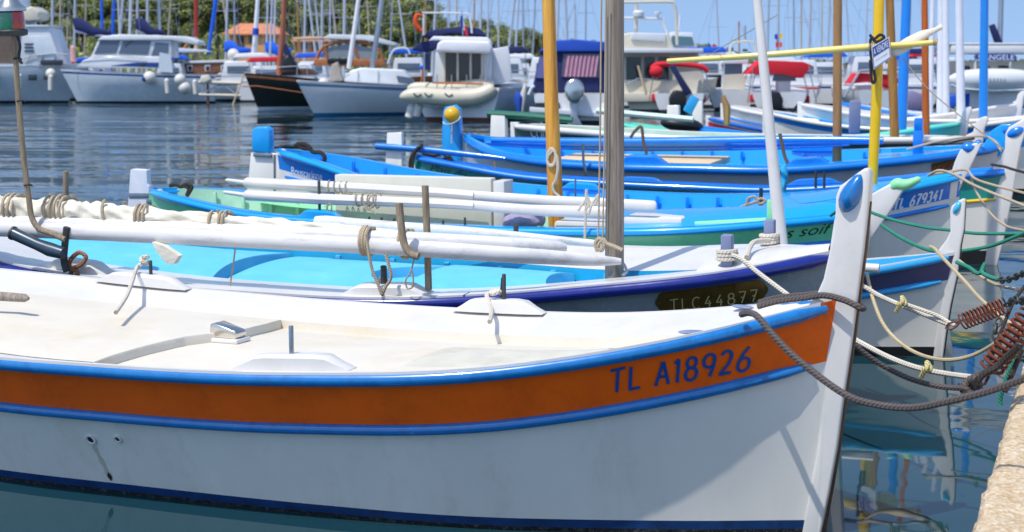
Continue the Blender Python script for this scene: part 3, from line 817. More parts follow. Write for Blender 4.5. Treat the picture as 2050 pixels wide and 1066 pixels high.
Cb.pole([(1516, 0), (1540, 250), (1563, 480)], (8.5, 10.5, 13), WHITE, 'mast', top=4.4, foot=.25)
for i, t in enumerate((.3, .5, .68)):
    c = Cb.gp(t, -1); MB().box((c.x, 0, c.z - .07), (.2, 2 * Cb.hb(t) - .14, .03), bev=.005).build('thwart', WHITE, Cb.o)
fd = MB().tube([Cb.w(Cb.pix(1690, 533, -.42)), Cb.w(Cb.pix(1745, 537, -.42)), Cb.w(Cb.pix(1760, 538, -.42))], [.028, .028, .028], 14).build('fender', WHITE)
tag(fd, 'white cylindrical fender lying on the rail of the boat with the purple band', 'fender')

# ================================================================== D: green hull, blue deck, cream board
D = PB('fishing_boat', 'green wooden boat with a sky blue foredeck, cream screen board and varnished orange mast', GROUP,
       (2.56, 11.5), 20.5, 6.01, .025, [.305, .527, .53, .515, .527, .507, .347], [.772, .737, .682, .637, .629, .641, .682, .766, .792])
D.hull([(.20, 0)], 48, [GREEN, HULLW, BLACKP, BLACKP])
D.rail(.03, .03, SBLUE); D.rail(.205, .02, SBLUED, 'lower_rub_rail', .01, .985)
D.cap(.075, .03, SBLUE)
D.inner([('bulwark', .075, .0, .12, .17, PGREEN), ('floor', .12, .17, None, 0, PGREEN)], .28, .97, 34, .0)
D.inner([('foredeck', .07, .0, None, 0, SBLUE)], .012, .30, 20, .075)
D.inner([('side_bench', .09, .03, .26, .04, LGREEN)], .62, .86, 12)
D.ribs(.4, .92, 14, .115, .02, PGREEN, .12)
st = D.stem([(1660, 470), (1700, 430), (1728, 405), (1746, 388), (1781, 369), (1803, 367), (1813, 374), (1784, 423), (1746, 476), (1728, 540), (1715, 640), (1690, 640), (1690, 520)], .032, WHITE)
MB().tube(smoothpath(ppath(D, [(1783, 380), (1795, 370), (1806, 371), (1818, 369), (1832, 363), (1843, 357)], 0), 4), [.02, .032, .038, .042, .044, .046, .046, .045, .044, .043, .041, .038, .036, .034, .032, .03, .028, .026, .024, .018, .008], 14).build('stem_knob', LGREEN, st)
D.pole([(1098, 0), (1104, 200), (1114, 455)], (13, 14, 16), PINE, 'mast', y=-.12, top=4.8, foot=.4)
# engine box with a post beside it
a = D.pix(672, 452, -.27); b = D.pix(984, 458, -.27); tz = D.pix(830, 354, -.27).z
MB().box(((a.x + b.x) / 2, -.22, (tz + .45) / 2), (b.x - a.x, .10, tz - .45), bev=.008).build('engine_screen', CREAM, D.o)
a = D.pix(988, 458, -.27); b = D.pix(1010, 458, -.27)
MB().box(((a.x + b.x) / 2, -.17, (tz + .43) / 2), (b.x - a.x, .2, tz - .47), bev=.006).build('box_door', WHITE, D.o)
a = D.pix(1252, 456, -.32); b = D.pix(1372, 452, -.32); MB().box(((a.x + b.x) / 2, -.26, a.z + .05), (b.x - a.x, .3, .09), bev=.03).build('hatch_cover', WHITE, D.o)
a = D.pix(1115, 458, -.3); b = D.pix(1245, 456, -.3); MB().box(((a.x + b.x) / 2, -.24, a.z + .03), (b.x - a.x, .3, .08), bev=.03).build('hatch_cover', WHITE, D.o)
a = D.pix(1392, 452, -.4); b = D.pix(1534, 443, -.36); MB().tube([a, a.lerp(b, .3) , b], [.03, .028, .025], 8).build('toe_rail', LGREEN, D.o)
q = D.pix(1543, 445, -.3); MB().box(q + Vector((0, 0, .06)), (.05, .05, .2), bev=.005).build('bitt', LGREEN, D.o)
bl, c = D.block(600, 690, -1, SBLUE, .06, .13, inset=.06); D.pin(D.gp(D.tpx(642, -1, .06), -1, .06, -.05), .24, .012, IRON, bl)
for px in (738, 765, 790, 888, 932): D.pin(D.gp(D.tpx(px, -1, .04), -1, .04, 0), .035 if px != 932 else .06, .009, IRON, D.o)
st = D.stem([(309, 384), (322, 378), (330, 400), (335, 470), (336, 520), (306, 520)], .03, WHITE, 'stern_post')
rd = D.plate([(263, 372), (265, 340), (270, 338), (298, 340), (299, 368), (303, 372), (305, 450), (308, 530), (252, 530), (258, 440)], .035, mat('rudder_white', '#d5dae4', .4, .06, 5), 'rudder', bev=.008)
D.plate([(263, 386), (302, 386), (302, 396), (263, 396)], .041, STEEL, 'pintle_strap', rd, .002)
D.plate([(298, 398), (325, 398), (325, 407), (298, 407)], .041, STEEL, 'gudgeon', rd, .002)
a, b = D.uv(1520, 480), D.uv(1672, 464)
D.fontletters('sans soif', (a[0], a[1] - .02), (b[0], b[1] - .015), .075, DKTEXT, 'boat_name', shear=.4)
a, b = D.uv(345, 436), D.uv(392, 447); D.fontletters('JJLL', (a[0], a[1] - .03), (b[0], b[1] - .03), .07, BTEXT, 'stern_marks', shear=.2)

for i, (pts, yy, lab) in enumerate((([(452, 361), (490, 366), (640, 373), (880, 386), (950, 392), (1100, 403), (1200, 408), (1314, 415)], -.40, 'upper of two white oars lying across the cream screen board'),
                                    ([(448, 385), (490, 391), (640, 399), (880, 408), (950, 412), (1060, 421), (1150, 424), (1225, 427)], -.47, 'lower of two white oars lying across the cream screen board'))):
    o = thing('oar', lab, 'oar', D.w(D.pix(*pts[3], yy)), (0, 0, -D.yaw), 'white oars on the green boat')
    Mi = (Matrix.Translation(o.location) @ Euler((0, 0, -D.yaw)).to_matrix().to_4x4()).inverted()
    P = [Mi @ D.w(D.pix(a, b, yy)) for a, b in pts]
    MB().tube([P[0], P[0].lerp(P[1], .1), P[1]], [.010, .016, .018], 10).build('handle', WHITE, o)
    MB().tube([P[1], P[1].lerp(P[2], .03), P[2], P[3], P[4]], [.03, .044, .043, .036, .036], 8).build('loom', WHITE, o)
    e = (P[7] - P[6]).normalized()
    MB().tube([P[4], P[5], P[6], P[7] - e * .05, P[7] - e * .012, P[7]], [.036, .040, .044, .046, .044, .03], 12, flat=.55).build('blade', WHITE, o)
    q = Mi @ D.w(D.pix(680 if i == 0 else 735, 377 if i == 0 else 402, yy)); ax = (P[3] - P[2]).normalized()
    MB().tube(wraps(q - ax * .09, ax, .047, 4, .2, .004, 12, .012, i), .0048, 5).build('grommet', ROPET, o)
rope('tied_cord', [D.w(D.pix(a, b, -.5)) for a, b in ((655, 400), (656, 425), (664, 418), (661, 408), (655, 415), (648, 440))], .006, ROPET, 'thin cord tied round the thole pin beside the oar looms', 'rope')
rope('tied_cord', [D.w(D.pix(a, b, -.55)) for a, b in ((725, 388), (728, 408), (738, 418), (750, 408), (752, 390), (740, 396), (737, 412), (728, 418), (745, 422), (752, 430))], .006, ROPET, 'knotted cord hanging from the lower oar over the cream board', 'rope')
rope('knotted_rope', [D.w(D.pix(a, b, -.6)) for a, b in ((1157, 422), (1170, 404), (1176, 395), (1180, 410), (1172, 420), (1178, 428), (1184, 412), (1192, 398), (1200, 390), (1190, 410), (1176, 405), (1174, 380), (1172, 440), (1171, 478))], .010, ROPEW, 'white knotted line hanging over the white oar blades left of the grey mast', 'rope')
mb = MB(); P = ppath(D, [(1012, 452), (1025, 441), (1045, 436), (1065, 438), (1080, 446), (1084, 453)], -.3)
mb.tube(smoothpath([D.w(p) for p in P], 5), [.02, .03, .045, .055, .06, .06, .062, .065, .066, .07, .07, .072, .072, .07, .068, .066, .064, .06, .056, .052, .05, .046, .04, .03, .02, .012], 14, flat=1.6)
for v in mb.v: v += Vector((1, 1, 1)) * .02 * noise.noise(v * 11)
tag(mb.build('folded_cloth', mat('mauve_cloth', '#a59bb4', .9, .12, 8, bump=.01, bscale=20)), 'bundled mauve cloth lying behind the blue rail next to the orange mast', 'cloth')
rope('coiled_rope', [D.w(D.pix(a, b, -.19)) for a, b in ((1108, 300), (1098, 312), (1096, 325), (1103, 333), (1111, 325), (1112, 308), (1104, 298), (1096, 310), (1098, 328), (1108, 330), (1114, 312), (1117, 335), (1113, 360), (1107, 372), (1110, 385), (1120, 394))], .011, ROPEW, 'coiled white rope hanging on the orange mast', 'rope')
rope('dark_rope', [D.w(D.pix(a, b, 0)) for a, b in ((340, 372), (352, 370), (362, 374), (374, 369), (384, 374), (380, 384), (374, 392), (378, 378), (366, 371))], .017, ROPED, 'dark twisted rope lying across the stern of the green boat', 'rope')
rope('dark_rope', [D.w(D.pix(a, b, -.5)) for a, b in ((690, 440), (700, 441), (708, 444), (716, 444))], .014, ROPED, 'short dark lashing on the near rail of the green boat beside the thole block', 'rope')

# ================================================================== E: white hull with a blue number band, yellow mast
E_ = PB('fishing_boat', 'white boat with a blue number band, sky blue inside and a yellow mast', GROUP,
        (3.75, 13.3), 18.1, 6.28, .021, [.317, .611, .779, .825, .77, .598, .308], [.933, .835, .708, .645, .65, .698, .818, .976, 1.053])
E_.hull([(.055, 1), (.19, 0), (.24, 1)], 48, [SBLUED, HULLW, BLACKP, BLACKP])
E_.rail(.03, .03, SBLUE); E_.rail(.245, .02, SBLUED, 'lower_rub_rail', .012, .985)
E_.cap(.08, .03, SBLUE)
E_.inner([('bulwark', .08, 0, .13, .19, SBLUE), ('floor', .13, .19, None, 0, SBLUE)], .26, .97, 34, 0)
E_.inner([('foredeck', .08, 0, None, 0, SBLUE)], .012, .27, 16, .04)
E_.ribs(.3, .94, 15, .125, .02, SBLUED, .13)
# the band stops short of the bow: white panel over its end
rows = []
for i in range(13):
    t = .004 + .009 * i / 12; zg = E_.zg(t); rnd = .065 * (1 - math.sqrt(max(1 - max((i - 9) / 3, 0) ** 2, 0)))
    rows.append([E_.skin(t, zg - .05 - rnd * 0, -1, .004), E_.skin(t, zg - .2, -1, .004)])
MB().rings(rows, closed=False).build('bow_panel', HULLW, E_.o)
st = E_.stem([(1890, 352), (1906, 342), (1912, 323), (1922, 302), (1930, 293), (1955, 286), (1966, 286), (1940, 342), (1926, 368), (1910, 412), (1895, 480), (1880, 560), (1860, 560), (1890, 420)], .033, WHITE, bev=.009)
MB().tube(smoothpath(ppath(E_, [(1928, 303), (1933, 298), (1942, 296), (1951, 293), (1960, 288), (1966, 287)], 0), 4), [.012, .026, .036, .042, .046, .048, .048, .047, .045, .043, .04, .037, .034, .032, .032, .033, .034, .032, .028, .02, .008], 14).build('stem_knob', SBLUED, st)
E_.pole([(1760, 0), (1755, 190), (1746, 372)], (10.5, 10.5, 9.5), YELLOW, 'mast', top=5.0, foot=.5)
a, b = E_.uv(1790, 421), E_.uv(1880, 400); GLY[' '] = (.4, [])
E_.letters(word('TL 679341', .16), a, b, .085, .015, WTEXT, 'registration', off=.006, slant=.25)
a, b = E_.uv(582, 351), E_.uv(646, 363); E_.fontletters('Bouscarinne', (a[0], a[1]), (b[0], b[1]), .075, WTEXT, 'boat_name', shear=.15)
st = E_.stem([(556, 302), (568, 298), (576, 310), (580, 400), (552, 400)], .032, HULLW, 'stern_post')
rd = E_.plate([(505, 306), (545, 306), (556, 308), (556, 420), (494, 420)], .03, HULLW, 'rudder')
E_.plate([(508, 262), (514, 254), (538, 253), (545, 260), (546, 308), (508, 304)], .05, SBLUE, 'rudder_head', rd, .02)
E_.plate([(512, 306), (548, 308), (548, 315), (512, 313)], .055, STEEL, 'rudder_strap', rd, .002)
MB().tube([E_.pix(550, 310, -.03), E_.pix(550, 400, -.03)], .012, 8).build('rudder_pin', STEEL, rd)
bl, c = E_.block(1125, 1205, 1, SBLUE, .06, .12, inset=.05)
E_.pin(E_.gp(E_.tpx(1524, -1, .05), -1, .05, 0), .16, .016, IRON, E_.o)
for px, yy in ((707, 372), (1152, 388)): MB().tube([E_.pix(px, yy - 30, .1), E_.pix(px, yy, .1), E_.pix(px, yy + 30, .1)], .009, 8).build('thole_pin', STEEL, E_.o)
rope('knotted_rope', [E_.w(E_.pix(a, b, -.78)) for a, b in ((1474, 419), (1496, 410), (1512, 405), (1524, 398), (1532, 404), (1520, 408), (1512, 395), (1498, 398), (1496, 410))], .011, ROPET, 'tan rope tied on the dark pin of the boat with the yellow mast', 'rope')
rope('dark_rope', [E_.w(E_.pix(a, b, 0)) for a, b in ((588, 294), (600, 288), (612, 290), (620, 298), (604, 296), (596, 288), (616, 292), (626, 304), (642, 306), (650, 316), (646, 328))], .02, ROPED, 'dark twisted rope lying on the stern of the boat with the blue rudder head', 'rope')
yy = thing('sail_yard', 'long pale yellow spar lashed to the yellow mast, rising to the right', 'spar', E_.w(E_.pix(1600, 106, -.1)), (0, 0, -E_.yaw))
Mi = (Matrix.Translation(yy.location) @ Euler((0, 0, -E_.yaw)).to_matrix().to_4x4()).inverted()
P = [Mi @ E_.w(E_.pix(a, b, -.1)) for a, b in ((1336, 123), (1500, 113), (1735, 95), (1820, 90), (1876, 85))]
MB().tube(P, [.022, .026, .03, .026, .022], 14).build('spar', YSPAR, yy)
MB().tube(wraps(P[2] + Vector((.02, 0, 0)), (1, 0, 0), .032, 3, .06, .006), .007, 6).build('lashing', ROPET, yy)
MB().tube(wraps(P[4] + Vector((-.03, 0, 0)), (1, 0, 0), .022, 2, .03, .004), .006, 6).build('lashing', ROPET, yy)
# for sale sign hanging from the yellow mast
sg = thing('sale_sign', 'blue and white A VENDRE board hanging askew from the yellow mast', 'sign', E_.w(E_.pix(1764, 106, -.14)), (0, 0, -E_.yaw))
Mi = (Matrix.Translation(sg.location) @ Euler((0, 0, -E_.yaw)).to_matrix().to_4x4()).inverted()
c4 = [Mi @ E_.w(E_.pix(a, b, -.14)) for a, b in ((1745, 95), (1780, 74), (1784, 116), (1749, 140))]
mb = MB(); nY = Vector((0, .008, 0)); mb.add([p - nY for p in c4] + [p + nY for p in c4], [[0, 1, 2, 3], [7, 6, 5, 4], [0, 4, 5, 1], [1, 5, 6, 2], [2, 6, 7, 3], [3, 7, 4, 0]])
bd = mb.build('board', mat('sign_white', '#d9dde2', .4, .04, 5), sg)
def sgp(u, v, d): 
    p = c4[0].lerp(c4[1], u).lerp(c4[3].lerp(c4[2], u), v); return p + Vector((0, -.008 - d, 0))
MB().add([], []) if False else None
SGB = mat('sign_blue', '#23408f', .4, .06, 6)
mb = MB(); mb.add([sgp(.04, .04, .002), sgp(.96, .04, .002), sgp(.96, .48, .002), sgp(.04, .48, .002)], [[0, 1, 2, 3]])
for (u0, v0, u1, v1) in ((.02, .48, .05, .97), (.95, .48, .98, .97), (.02, .94, .98, .97)):
    mb.add([sgp(u0, v0, .002), sgp(u1, v0, .002), sgp(u1, v1, .002), sgp(u0, v1, .002)], [[0, 1, 2, 3]])
mb.build('blue_panel', SGB, bd, smooth=0)
tm = text_mesh('A VENDRE'); x1 = max(p.x for p in tm.v)
out = MB(); out.add([sgp(.09 + .83 * p.x / x1, .41 - .3 * p.y / .7, .004) for p in tm.v], tm.f); out.build('lettering', WTEXT, bd, smooth=0)
out = MB(); rnd = random.Random(4)
for i in range(9):
    u = .16 + .075 * i; out.add([sgp(u, .66, .003), sgp(u + .05, .66, .003), sgp(u + .05, .66 + rnd.uniform(.02, .07), .003), sgp(u, .70, .003)], [[0, 1, 2, 3]])
out.build('faint_writing', mat('faint_ink', '#9aa3b4', .6), bd, smooth=0)
rope('tangled_rope', [E_.w(E_.pix(a, b, -.12)) for a, b in ((1741, 70), (1750, 78), (1762, 70), (1770, 76), (1755, 84), (1744, 78), (1742, 95), (1744, 115), (1748, 135), (1752, 160), (1747, 166), (1744, 150), (1742, 120))], .012, mat_rope('rope_black', '#2a2a30', 60), 'dark tangled line hanging behind the for sale board', 'rope')
mb = MB(); P = smoothpath([E_.w(E_.pix(a, b, -.05)) for a, b in ((1786, 100), (1800, 98), (1825, 84), (1850, 70), (1872, 60), (1886, 53))], 5)
mb.tube(P, [.02 + .035 * math.sin(PI * min(i / (len(P) - 1) * 1.1 + .12, 1)) * (1 - .45 * i / (len(P) - 1)) for i in range(len(P))], 14, flat=.7)
for v in mb.v: v += Vector((1, .5, 1)) * .02 * noise.noise(v * 8)
tag(mb.build('furled_sail', SAIL), 'furled beige sail tied up on the end of the pale yellow spar', 'sail')
rope('thin_line', [E_.w(E_.pix(a, b, -.05)) for a, b in ((1806, 116), (1850, 170), (1900, 215), (2010, 300))], .005, ROPET, 'thin line slanting down right from the furled beige sail', 'rope')
rope('thin_line', [at_Y(1557, 30, 11.5), at_Y(1480, 75, 13.0), at_Y(1415, 112, 14.2)], .004, ROPET, 'thin white line from the leaning white mast to the yellow spar', 'rope')

# ================================================================== F: teal boat
F_ = PB('fishing_boat', 'teal wooden boat with blue rails and a yellow line at the bow', GROUP,
        (4.56, 14.7), 18.9, 5.91, -.03, [.11, .19, .23, .235, .22, .19, .12], [.89, .842, .758, .684, .692, .715, .762, .862, .93])
F_.hull([(.27, 0)], 44, [TEAL, HULLW, BLACKP, BLACKP], boot=(.13, .06))
F_.rail(.035, .033, SBLUED); F_.rail(.275, .016, YELLOW, 'yellow_line', .012, .985)
F_.cap(.08, .03, SBLUED)
F_.inner([('bulwark', .08, 0, .13, .18, SBLUED), ('floor', .13, .18, None, 0, SBLUED)], .2, .97, 30, 0)
F_.inner([('foredeck', .08, 0, None, 0, SBLUED)], .012, .21, 14, .03)
st = F_.stem([(1985, 340), (2003, 318), (2012, 298), (2013, 268), (2020, 255), (2050, 238), (2056, 244), (2050, 275), (2044, 292), (2035, 342), (2025, 403), (2010, 480), (1996, 534), (1990, 570), (1965, 570), (1985, 440)], .036, WHITE)
MB().ball(F_.pix(2033, 265), (.1, .06, .055), (0, -.45, 0)).build('stem_knob', SBLUED, st)
a, b = F_.uv(860, 342), F_.uv(935, 354); F_.fontletters('Plais du', (a[0], a[1] - .01), (b[0], b[1] - .02), .085, DKTEXT, 'boat_name', shear=.5)
rd = F_.plate([(777, 266), (806, 265), (807, 300), (806, 345), (830, 345), (832, 400), (770, 400)], .03, HULLW, 'rudder')
F_.plate([(828, 306), (838, 306), (845, 400), (826, 400)], .03, HULLW, 'stern_post')
for px in (1212, 1694): pass
MB().tube([F_.pix(990, 324, -.6), F_.pix(992, 338, -.6)], .012, 8).build('thole_pin', STICK, F_.o)
for px, yt, yb in ((1633, 341, 369), (1650, 344, 369)): MB().tube([F_.pix(px, yt, -.5), F_.pix(px, yb + 8, -.5)], .012, 8).build('thole_pin', IRON, F_.o)
bl, c = F_.block(1235, 1330, -1, SBLUED, .05, .12, inset=.06)
bl, c = F_.block(1575, 1685, 1, SBLUED, .06, .10, inset=.05)
ti = MB(); P = [F_.w(F_.pix(a, b, -.05)) for a, b in ((753, 293), (860, 301), (950, 311), (1012, 318))]
ti.tube(P, [.036, .034, .03, .022], 10); tag(ti.build('oar', SBLUED), 'blue oar resting across the stern of the teal boat', 'oar')
rope('dark_rope', [F_.w(F_.pix(a, b, -.1)) for a, b in ((820, 338), (822, 318), (832, 300), (846, 292), (838, 296), (828, 312), (826, 338))], .016, ROPED, 'dark rope lashing the blue oar at the stern of the teal boat', 'rope')
rope('dark_rope', [F_.w(F_.pix(a, b, .05)) for a, b in ((846, 308), (870, 312), (885, 308), (895, 316), (905, 322), (900, 314), (888, 318))], .014, ROPED, 'dark rope heap inside the stern of the teal boat', 'rope')

# ================================================================== G: the large blue and grey boat
G_ = PB('fishing_boat', 'large pale grey boat with a broad blue rail, blue stem and blue rudder', GROUP,
        (4.99, 16.3), 22.6, 5.98, .045, [.376, .706, .94, 1.012, 1.01, .894, .498], [1.062, 1.0, .932, .872, .873, .873, .906, .97, 1.074])
PGREY = mat('hull_pale_grey', '#bcc3c8', .25, .08, 3, coat=.4, stain='#7c868e', stain_amt=.4)
G_.hull([(.3, 0)], 44, [PGREY, PGREY, BLACKP, BLACKP], boot=(.1, .04))
G_.ribs(.25, .9, 12, .165, .02, SBLUED, .1)
G_.rail(.045, .045, SBLUED, squash=1.0); G_.cap(.12, .04, SBLUE)
G_.inner([('bulwark', .12, 0, .17, .16, SBLUE), ('floor', .17, .16, None, 0, SBLUE)], .2, .97, 30, 0)
G_.inner([('foredeck', .1, .04, None, 0, SBLUE)], .012, .21, 14, .03)
st = G_.stem([(1950, 306), (1970, 290), (1985, 262), (2005, 249), (2045, 248), (2040, 262), (2012, 300), (1985, 330), (1955, 380), (1935, 470), (1915, 470), (1940, 350)], .045, SBLUE)
MB().ball(G_.pix(2028, 258), (.13, .075, .06), (0, -.3, 0)).build('stem_knob', SBLUED, st)
G_.pole([(1677, 0), (1676, 320)], (8.5, 8.8), BROWNW, 'mast', top=5.6, foot=.6)
mb = MB(); rows = []
a, b = G_.uv(1868, 346), G_.uv(1928, 334)
for i in range(9):
    q = i / 8; t = a[0] + (b[0] - a[0]) * q; zc = a[1] + (b[1] - a[1]) * q + .02
    rows.append([G_.skin(t, zc - .075, -1, .004), G_.skin(t, zc - .07, -1, .012), G_.skin(t, zc + .07, -1, .012), G_.skin(t, zc + .075, -1, .004)])
pl = mb.rings(rows, closed=False).build('name_board', mat('name_board_brown', '#5a3d22', .6, .2, 10), G_.o)
G_.fontletters('SGL-GTL', (a[0] + .0, a[1] - .01), (b[0], b[1] - .01), .07, mat('orange_ink', '#b0602a', .6), 'boat_name', off=.016, shear=.3, parent=pl)
q = G_.pix(1838, 308, -.1); bt = MB().box(q + Vector((0, 0, .1)), (.1, .1, .28), bev=.01).build('bitt', SBLUED, G_.o)
MB().box(q + Vector((0, 0, .30)), (.085, .085, .13), bev=.01).build('bitt_head', SBLUED, bt)
a = G_.pix(1105, 329, -.55); b = G_.pix(1425, 334, -.55)
MB().box(((a.x + b.x) / 2, -.2, a.z + .02), (b.x - a.x, .8, .07), bev=.01).build('hatch_cover', TAN, G_.o)
bl, c = G_.block(1240, 1335, -1, SBLUED, .09, .16, inset=.1); bl, c = G_.block(1575, 1660, -1, SBLUED, .07, .14, inset=.1)
bl, c = G_.block(1585, 1680, 1, SBLUED, .07, .14, inset=.1)
rd = G_.plate([(888, 258), (890, 225), (893, 214), (912, 210), (921, 218), (924, 256), (926, 330), (930, 400), (885, 400)], .05, SBLUE, 'rudder', bev=.015)
G_.plate([(934, 272), (945, 266), (950, 330), (950, 400), (936, 400)], .04, SBLUE, 'stern_post')
by = thing('mooring_buoy', 'yellow round buoy hanging on the blue rudder of the large grey boat', 'buoy', G_.w(G_.pix(905, 230, -.12)))
MB().ball((0, 0, 0), .094, n=24, m=16).build('float', mat('buoy_yellow', '#e9b312', .3, .06, 5, coat=.3), by)
MB().tube([Vector((math.cos(a_) * .097, math.sin(a_) * .06 - .06, -.05 + math.sin(a_) * .05 + .03 * math.cos(a_))) for a_ in [PI + PI * i / 14 for i in range(15)]], .008, 6).build('strap', ROPEW, by)
MB().tube([Vector((0, -.07, -.09)), Vector((0, -.07, -.22)), Vector((-.005, -.07, -.33))], .009, 6).build('lanyard', ROPEW, by)
sp = MB(); P = [G_.w(G_.pix(a, b, -.15)) for a, b in ((985, 281), (1180, 285), (1400, 284), (1600, 281), (1768, 282))]
sp.tube(smoothpath(P, 4), [.038 + .016 * math.sin(PI * i / 16) for i in range(17)], 12); tag(sp.build('spar', SBLUED), 'upper of two long blue spars lying along the large grey boat', 'spar', 'blue spars')
sp = MB(); P = [G_.w(G_.pix(a, b, -.05)) for a, b in ((975, 287), (1180, 295), (1400, 295), (1600, 290), (1700, 287))]
sp.tube(smoothpath(P, 4), [.03 + .016 * math.sin(PI * i / 16) for i in range(17)], 12); tag(sp.build('spar', SBLUED), 'lower of two long blue spars lying along the large grey boat', 'spar', 'blue spars')
rope('hanging_rope', [G_.w(G_.pix(a, b, -.7)) for a, b in ((1262, 276), (1272, 262), (1284, 255), (1288, 285), (1294, 310), (1289, 330), (1290, 350), (1278, 350), (1254, 356), (1284, 348), (1302, 357))], .017, mat_rope('rope_brown', '#77654f', 60), 'brown rope hung over the blue spars of the large grey boat', 'rope')
rope('hanging_rope', [G_.w(G_.pix(a, b, -.8)) for a, b in ((1561, 268), (1566, 290), (1570, 310), (1576, 325), (1582, 345), (1578, 360))], .02, mat_rope('rope_brown', '#77654f', 60), 'brown rope bundle hanging just right of the leaning white mast', 'rope')
mb = MB(); P = [E_.w(E_.pix(a, b, .9)) for a, b in ((1566, 332), (1570, 350), (1568, 372), (1567, 395), (1570, 408))]
mb.tube(smoothpath(P, 4), [.03, .04, .05, .055, .06, .055, .05, .045, .045, .045, .05, .055, .06, .07, .08, .085, .04], 12, flat=.6)
for v in mb.v: v += Vector((1, 1, 1)) * .025 * noise.noise(v * 12)
tag(mb.build('hanging_cloth', mat('cyan_cloth', '#2aa9cf', .8, .12, 8, bump=.01, bscale=25)), 'cyan cloth hanging knotted right of the leaning white mast', 'cloth')
for pts, lab in (([(1167, 288), (1168, 320), (1172, 345), (1170, 357)], 'steel hook hanging over the rail of the large grey boat'),):
    rope('hook', [G_.w(G_.pix(a, b, -1.12)) for a, b in pts], .016, STEEL, lab, 'hook')
# ------------------------------------------------------------------ the further pointus along the quay
def from_stern(px, py, z, L, yaw):
    p = at_z(px, py, z); a = R(yaw)
    return (p.x + math.cos(a) * L, p.y - math.sin(a) * L)
def far_pointu(label, stern, zst, hullm, railm, capm, inm, hb=.9, L=5.6, yaw=22, z0=None, bands=None, mats=None, rail_r=.04, stemm=None, mast=None, rud=True, rudm=None, low=None, zz=None, rtop=.3):
    bx = from_stern(*stern, zst, L, yaw)
    z0 = z0 or zst - .25
    S = [.38, .68, .9, 1, .98, .82, .44]
    b = PB('fishing_boat', label, GROUP, bx, yaw, L, 0, [hb * s for s in S], zz or [z0 + d for d in (.32, .26, .15, .05, 0, .02, .1, .2, .27)])
    b.hull(bands or [(.25, 0)], 30, mats or [hullm, HULLW, BLACKP, BLACKP], boot=(.1, .04))
    b.rail(.03, rail_r, railm, n=40)
    if low: b.rail(.24, .022, low, 'lower_rub_rail', .01, .985, 40)
    b.cap(.1, .03, capm, n=30)
    b.inner([('bulwark', .1, 0, .14, .18, inm), ('floor', .14, .18, None, 0, inm)], .03, .97, 24, 0)
    for t in (.3, .5, .7):
        c = b.gp(t, -1); MB().box((c.x, 0, c.z - .09), (.22, 2 * b.hb(t) - .2, .03), bev=.005).build('thwart', capm, b.o)
    zb = b.zg(0); poly = [(-.14, zb - .3), (-.1, zb + .02), (-.02, zb + .06), (.0, zb + .16), (.05, zb + .22), (.12, zb + .24), (.14, zb + .2), (.1, zb + .1), (.02, .3), (-.03, -.1), (-.15, -.1)]
    MB().prism(poly, 'y', .04, bev=.01).build('stem_post', stemm or WHITE, b.o)
    zs = b.zg(1); MB().prism([(-L - .03, zs + .02), (-L + .08, zs + .02), (-L + .1, -.1), (-L, -.1)], 'y', .04, bev=.01).build('stern_post', capm, b.o)
    if rud:
        MB().prism([(-L - .34, -.2), (-L - .3, zs - .1), (-L - .29, zs + rtop), (-L - .1, zs + rtop), (-L - .09, zs - .1), (-L - .05, -.2)], 'y', .045, bev=.012).build('rudder', rudm or HULLW, b.o)
    if mast:
        pts, rp, mm, top = mast; b.pole(pts, rp, mm, 'mast', top=top, foot=b.z0 if hasattr(b, 'z0') else z0 - .2)
    return b
OR = mat_wood('orange_mast', '#d2701a', '#a8480c', 2.0, .35, (16, 16, .8))
BR2 = mat_wood('brown_orange_mast', '#b9822e', '#7d5a34', 2.2, .45, (14, 14, .8), .001)
MBLUE = mat('mast_blue', '#1186e2', .3, .06, 6, coat=.3)
MWHITE = mat('mast_white', '#dfe2ea', .35, .05, 6, coat=.2)
H_ = far_pointu('dark green boat with a white rail and COL V painted at its stern', (1028, 248), 1.14, DKGREEN, WHITE, WHITE, mat('grey_green', '#a9c4b4', .5), hb=.62, z0=.95, rtop=.12, zz=[1.05, 1.05, 1.04, 1.03, 1.03, 1.05, 1.09, 1.12, 1.14], mast=([(1781, 0), (1792, 295)], (8, 9), BR2, 5.5))
a, b = H_.uv(1062, 274), H_.uv(1110, 284); H_.fontletters('COL V', (a[0], a[1] + .0), (b[0], b[1] + .0), .11, WTEXT, 'boat_name')
o = MB().tube([H_.w(H_.pix(977, 228, 0)), H_.w(H_.pix(1060, 233, 0)), H_.w(H_.pix(1146, 241, 0))], [.05, .05, .04], 8).build('tiller', mat('tiller_green', '#1f6b56', .35), None)
tag(o, 'dark green tiller bar resting over the stern of the dark green boat', 'tiller')
I_ = far_pointu('mint green boat open inside, beyond the dark green one', (1238, 246), .95, MINT, MINT, MINT, mat('mint_pale', '#8fe0c8', .5), hb=.95, mast=([(1815, 0), (1804, 278)], (9, 10), MBLUE, 5.5))
J_ = far_pointu('sky blue boat with a black covered engine at the stern', (1372, 252), .95, SBLUE, SBLUED, SBLUE, SBLUE, hb=.9, mast=([(1851, 0), (1854, 286)], (6, 7.5), OR, 5.5))
K_ = far_pointu('red hulled boat with a white and blue rail', (1416, 236), .9, REDP, mat('stripe_blue', '#1c63c4', .3), WHITE, WHITE, hb=.85, rudm=HULLW, bands=[(.10, 1), (.3, 0)], mast=([(1884, 0), (1883, 278)], (6.5, 8.5), MWHITE, 5.8))
Lb = far_pointu('white boat with a blue line under its rail, beyond the red one', (1446, 211), 1.15, HULLW, WHITE, WHITE, WHITE, hb=.9, low=SBLUED, rud=False, mast=([(1893, 0), (1894, 240)], (6, 7), MWHITE, 6.2))
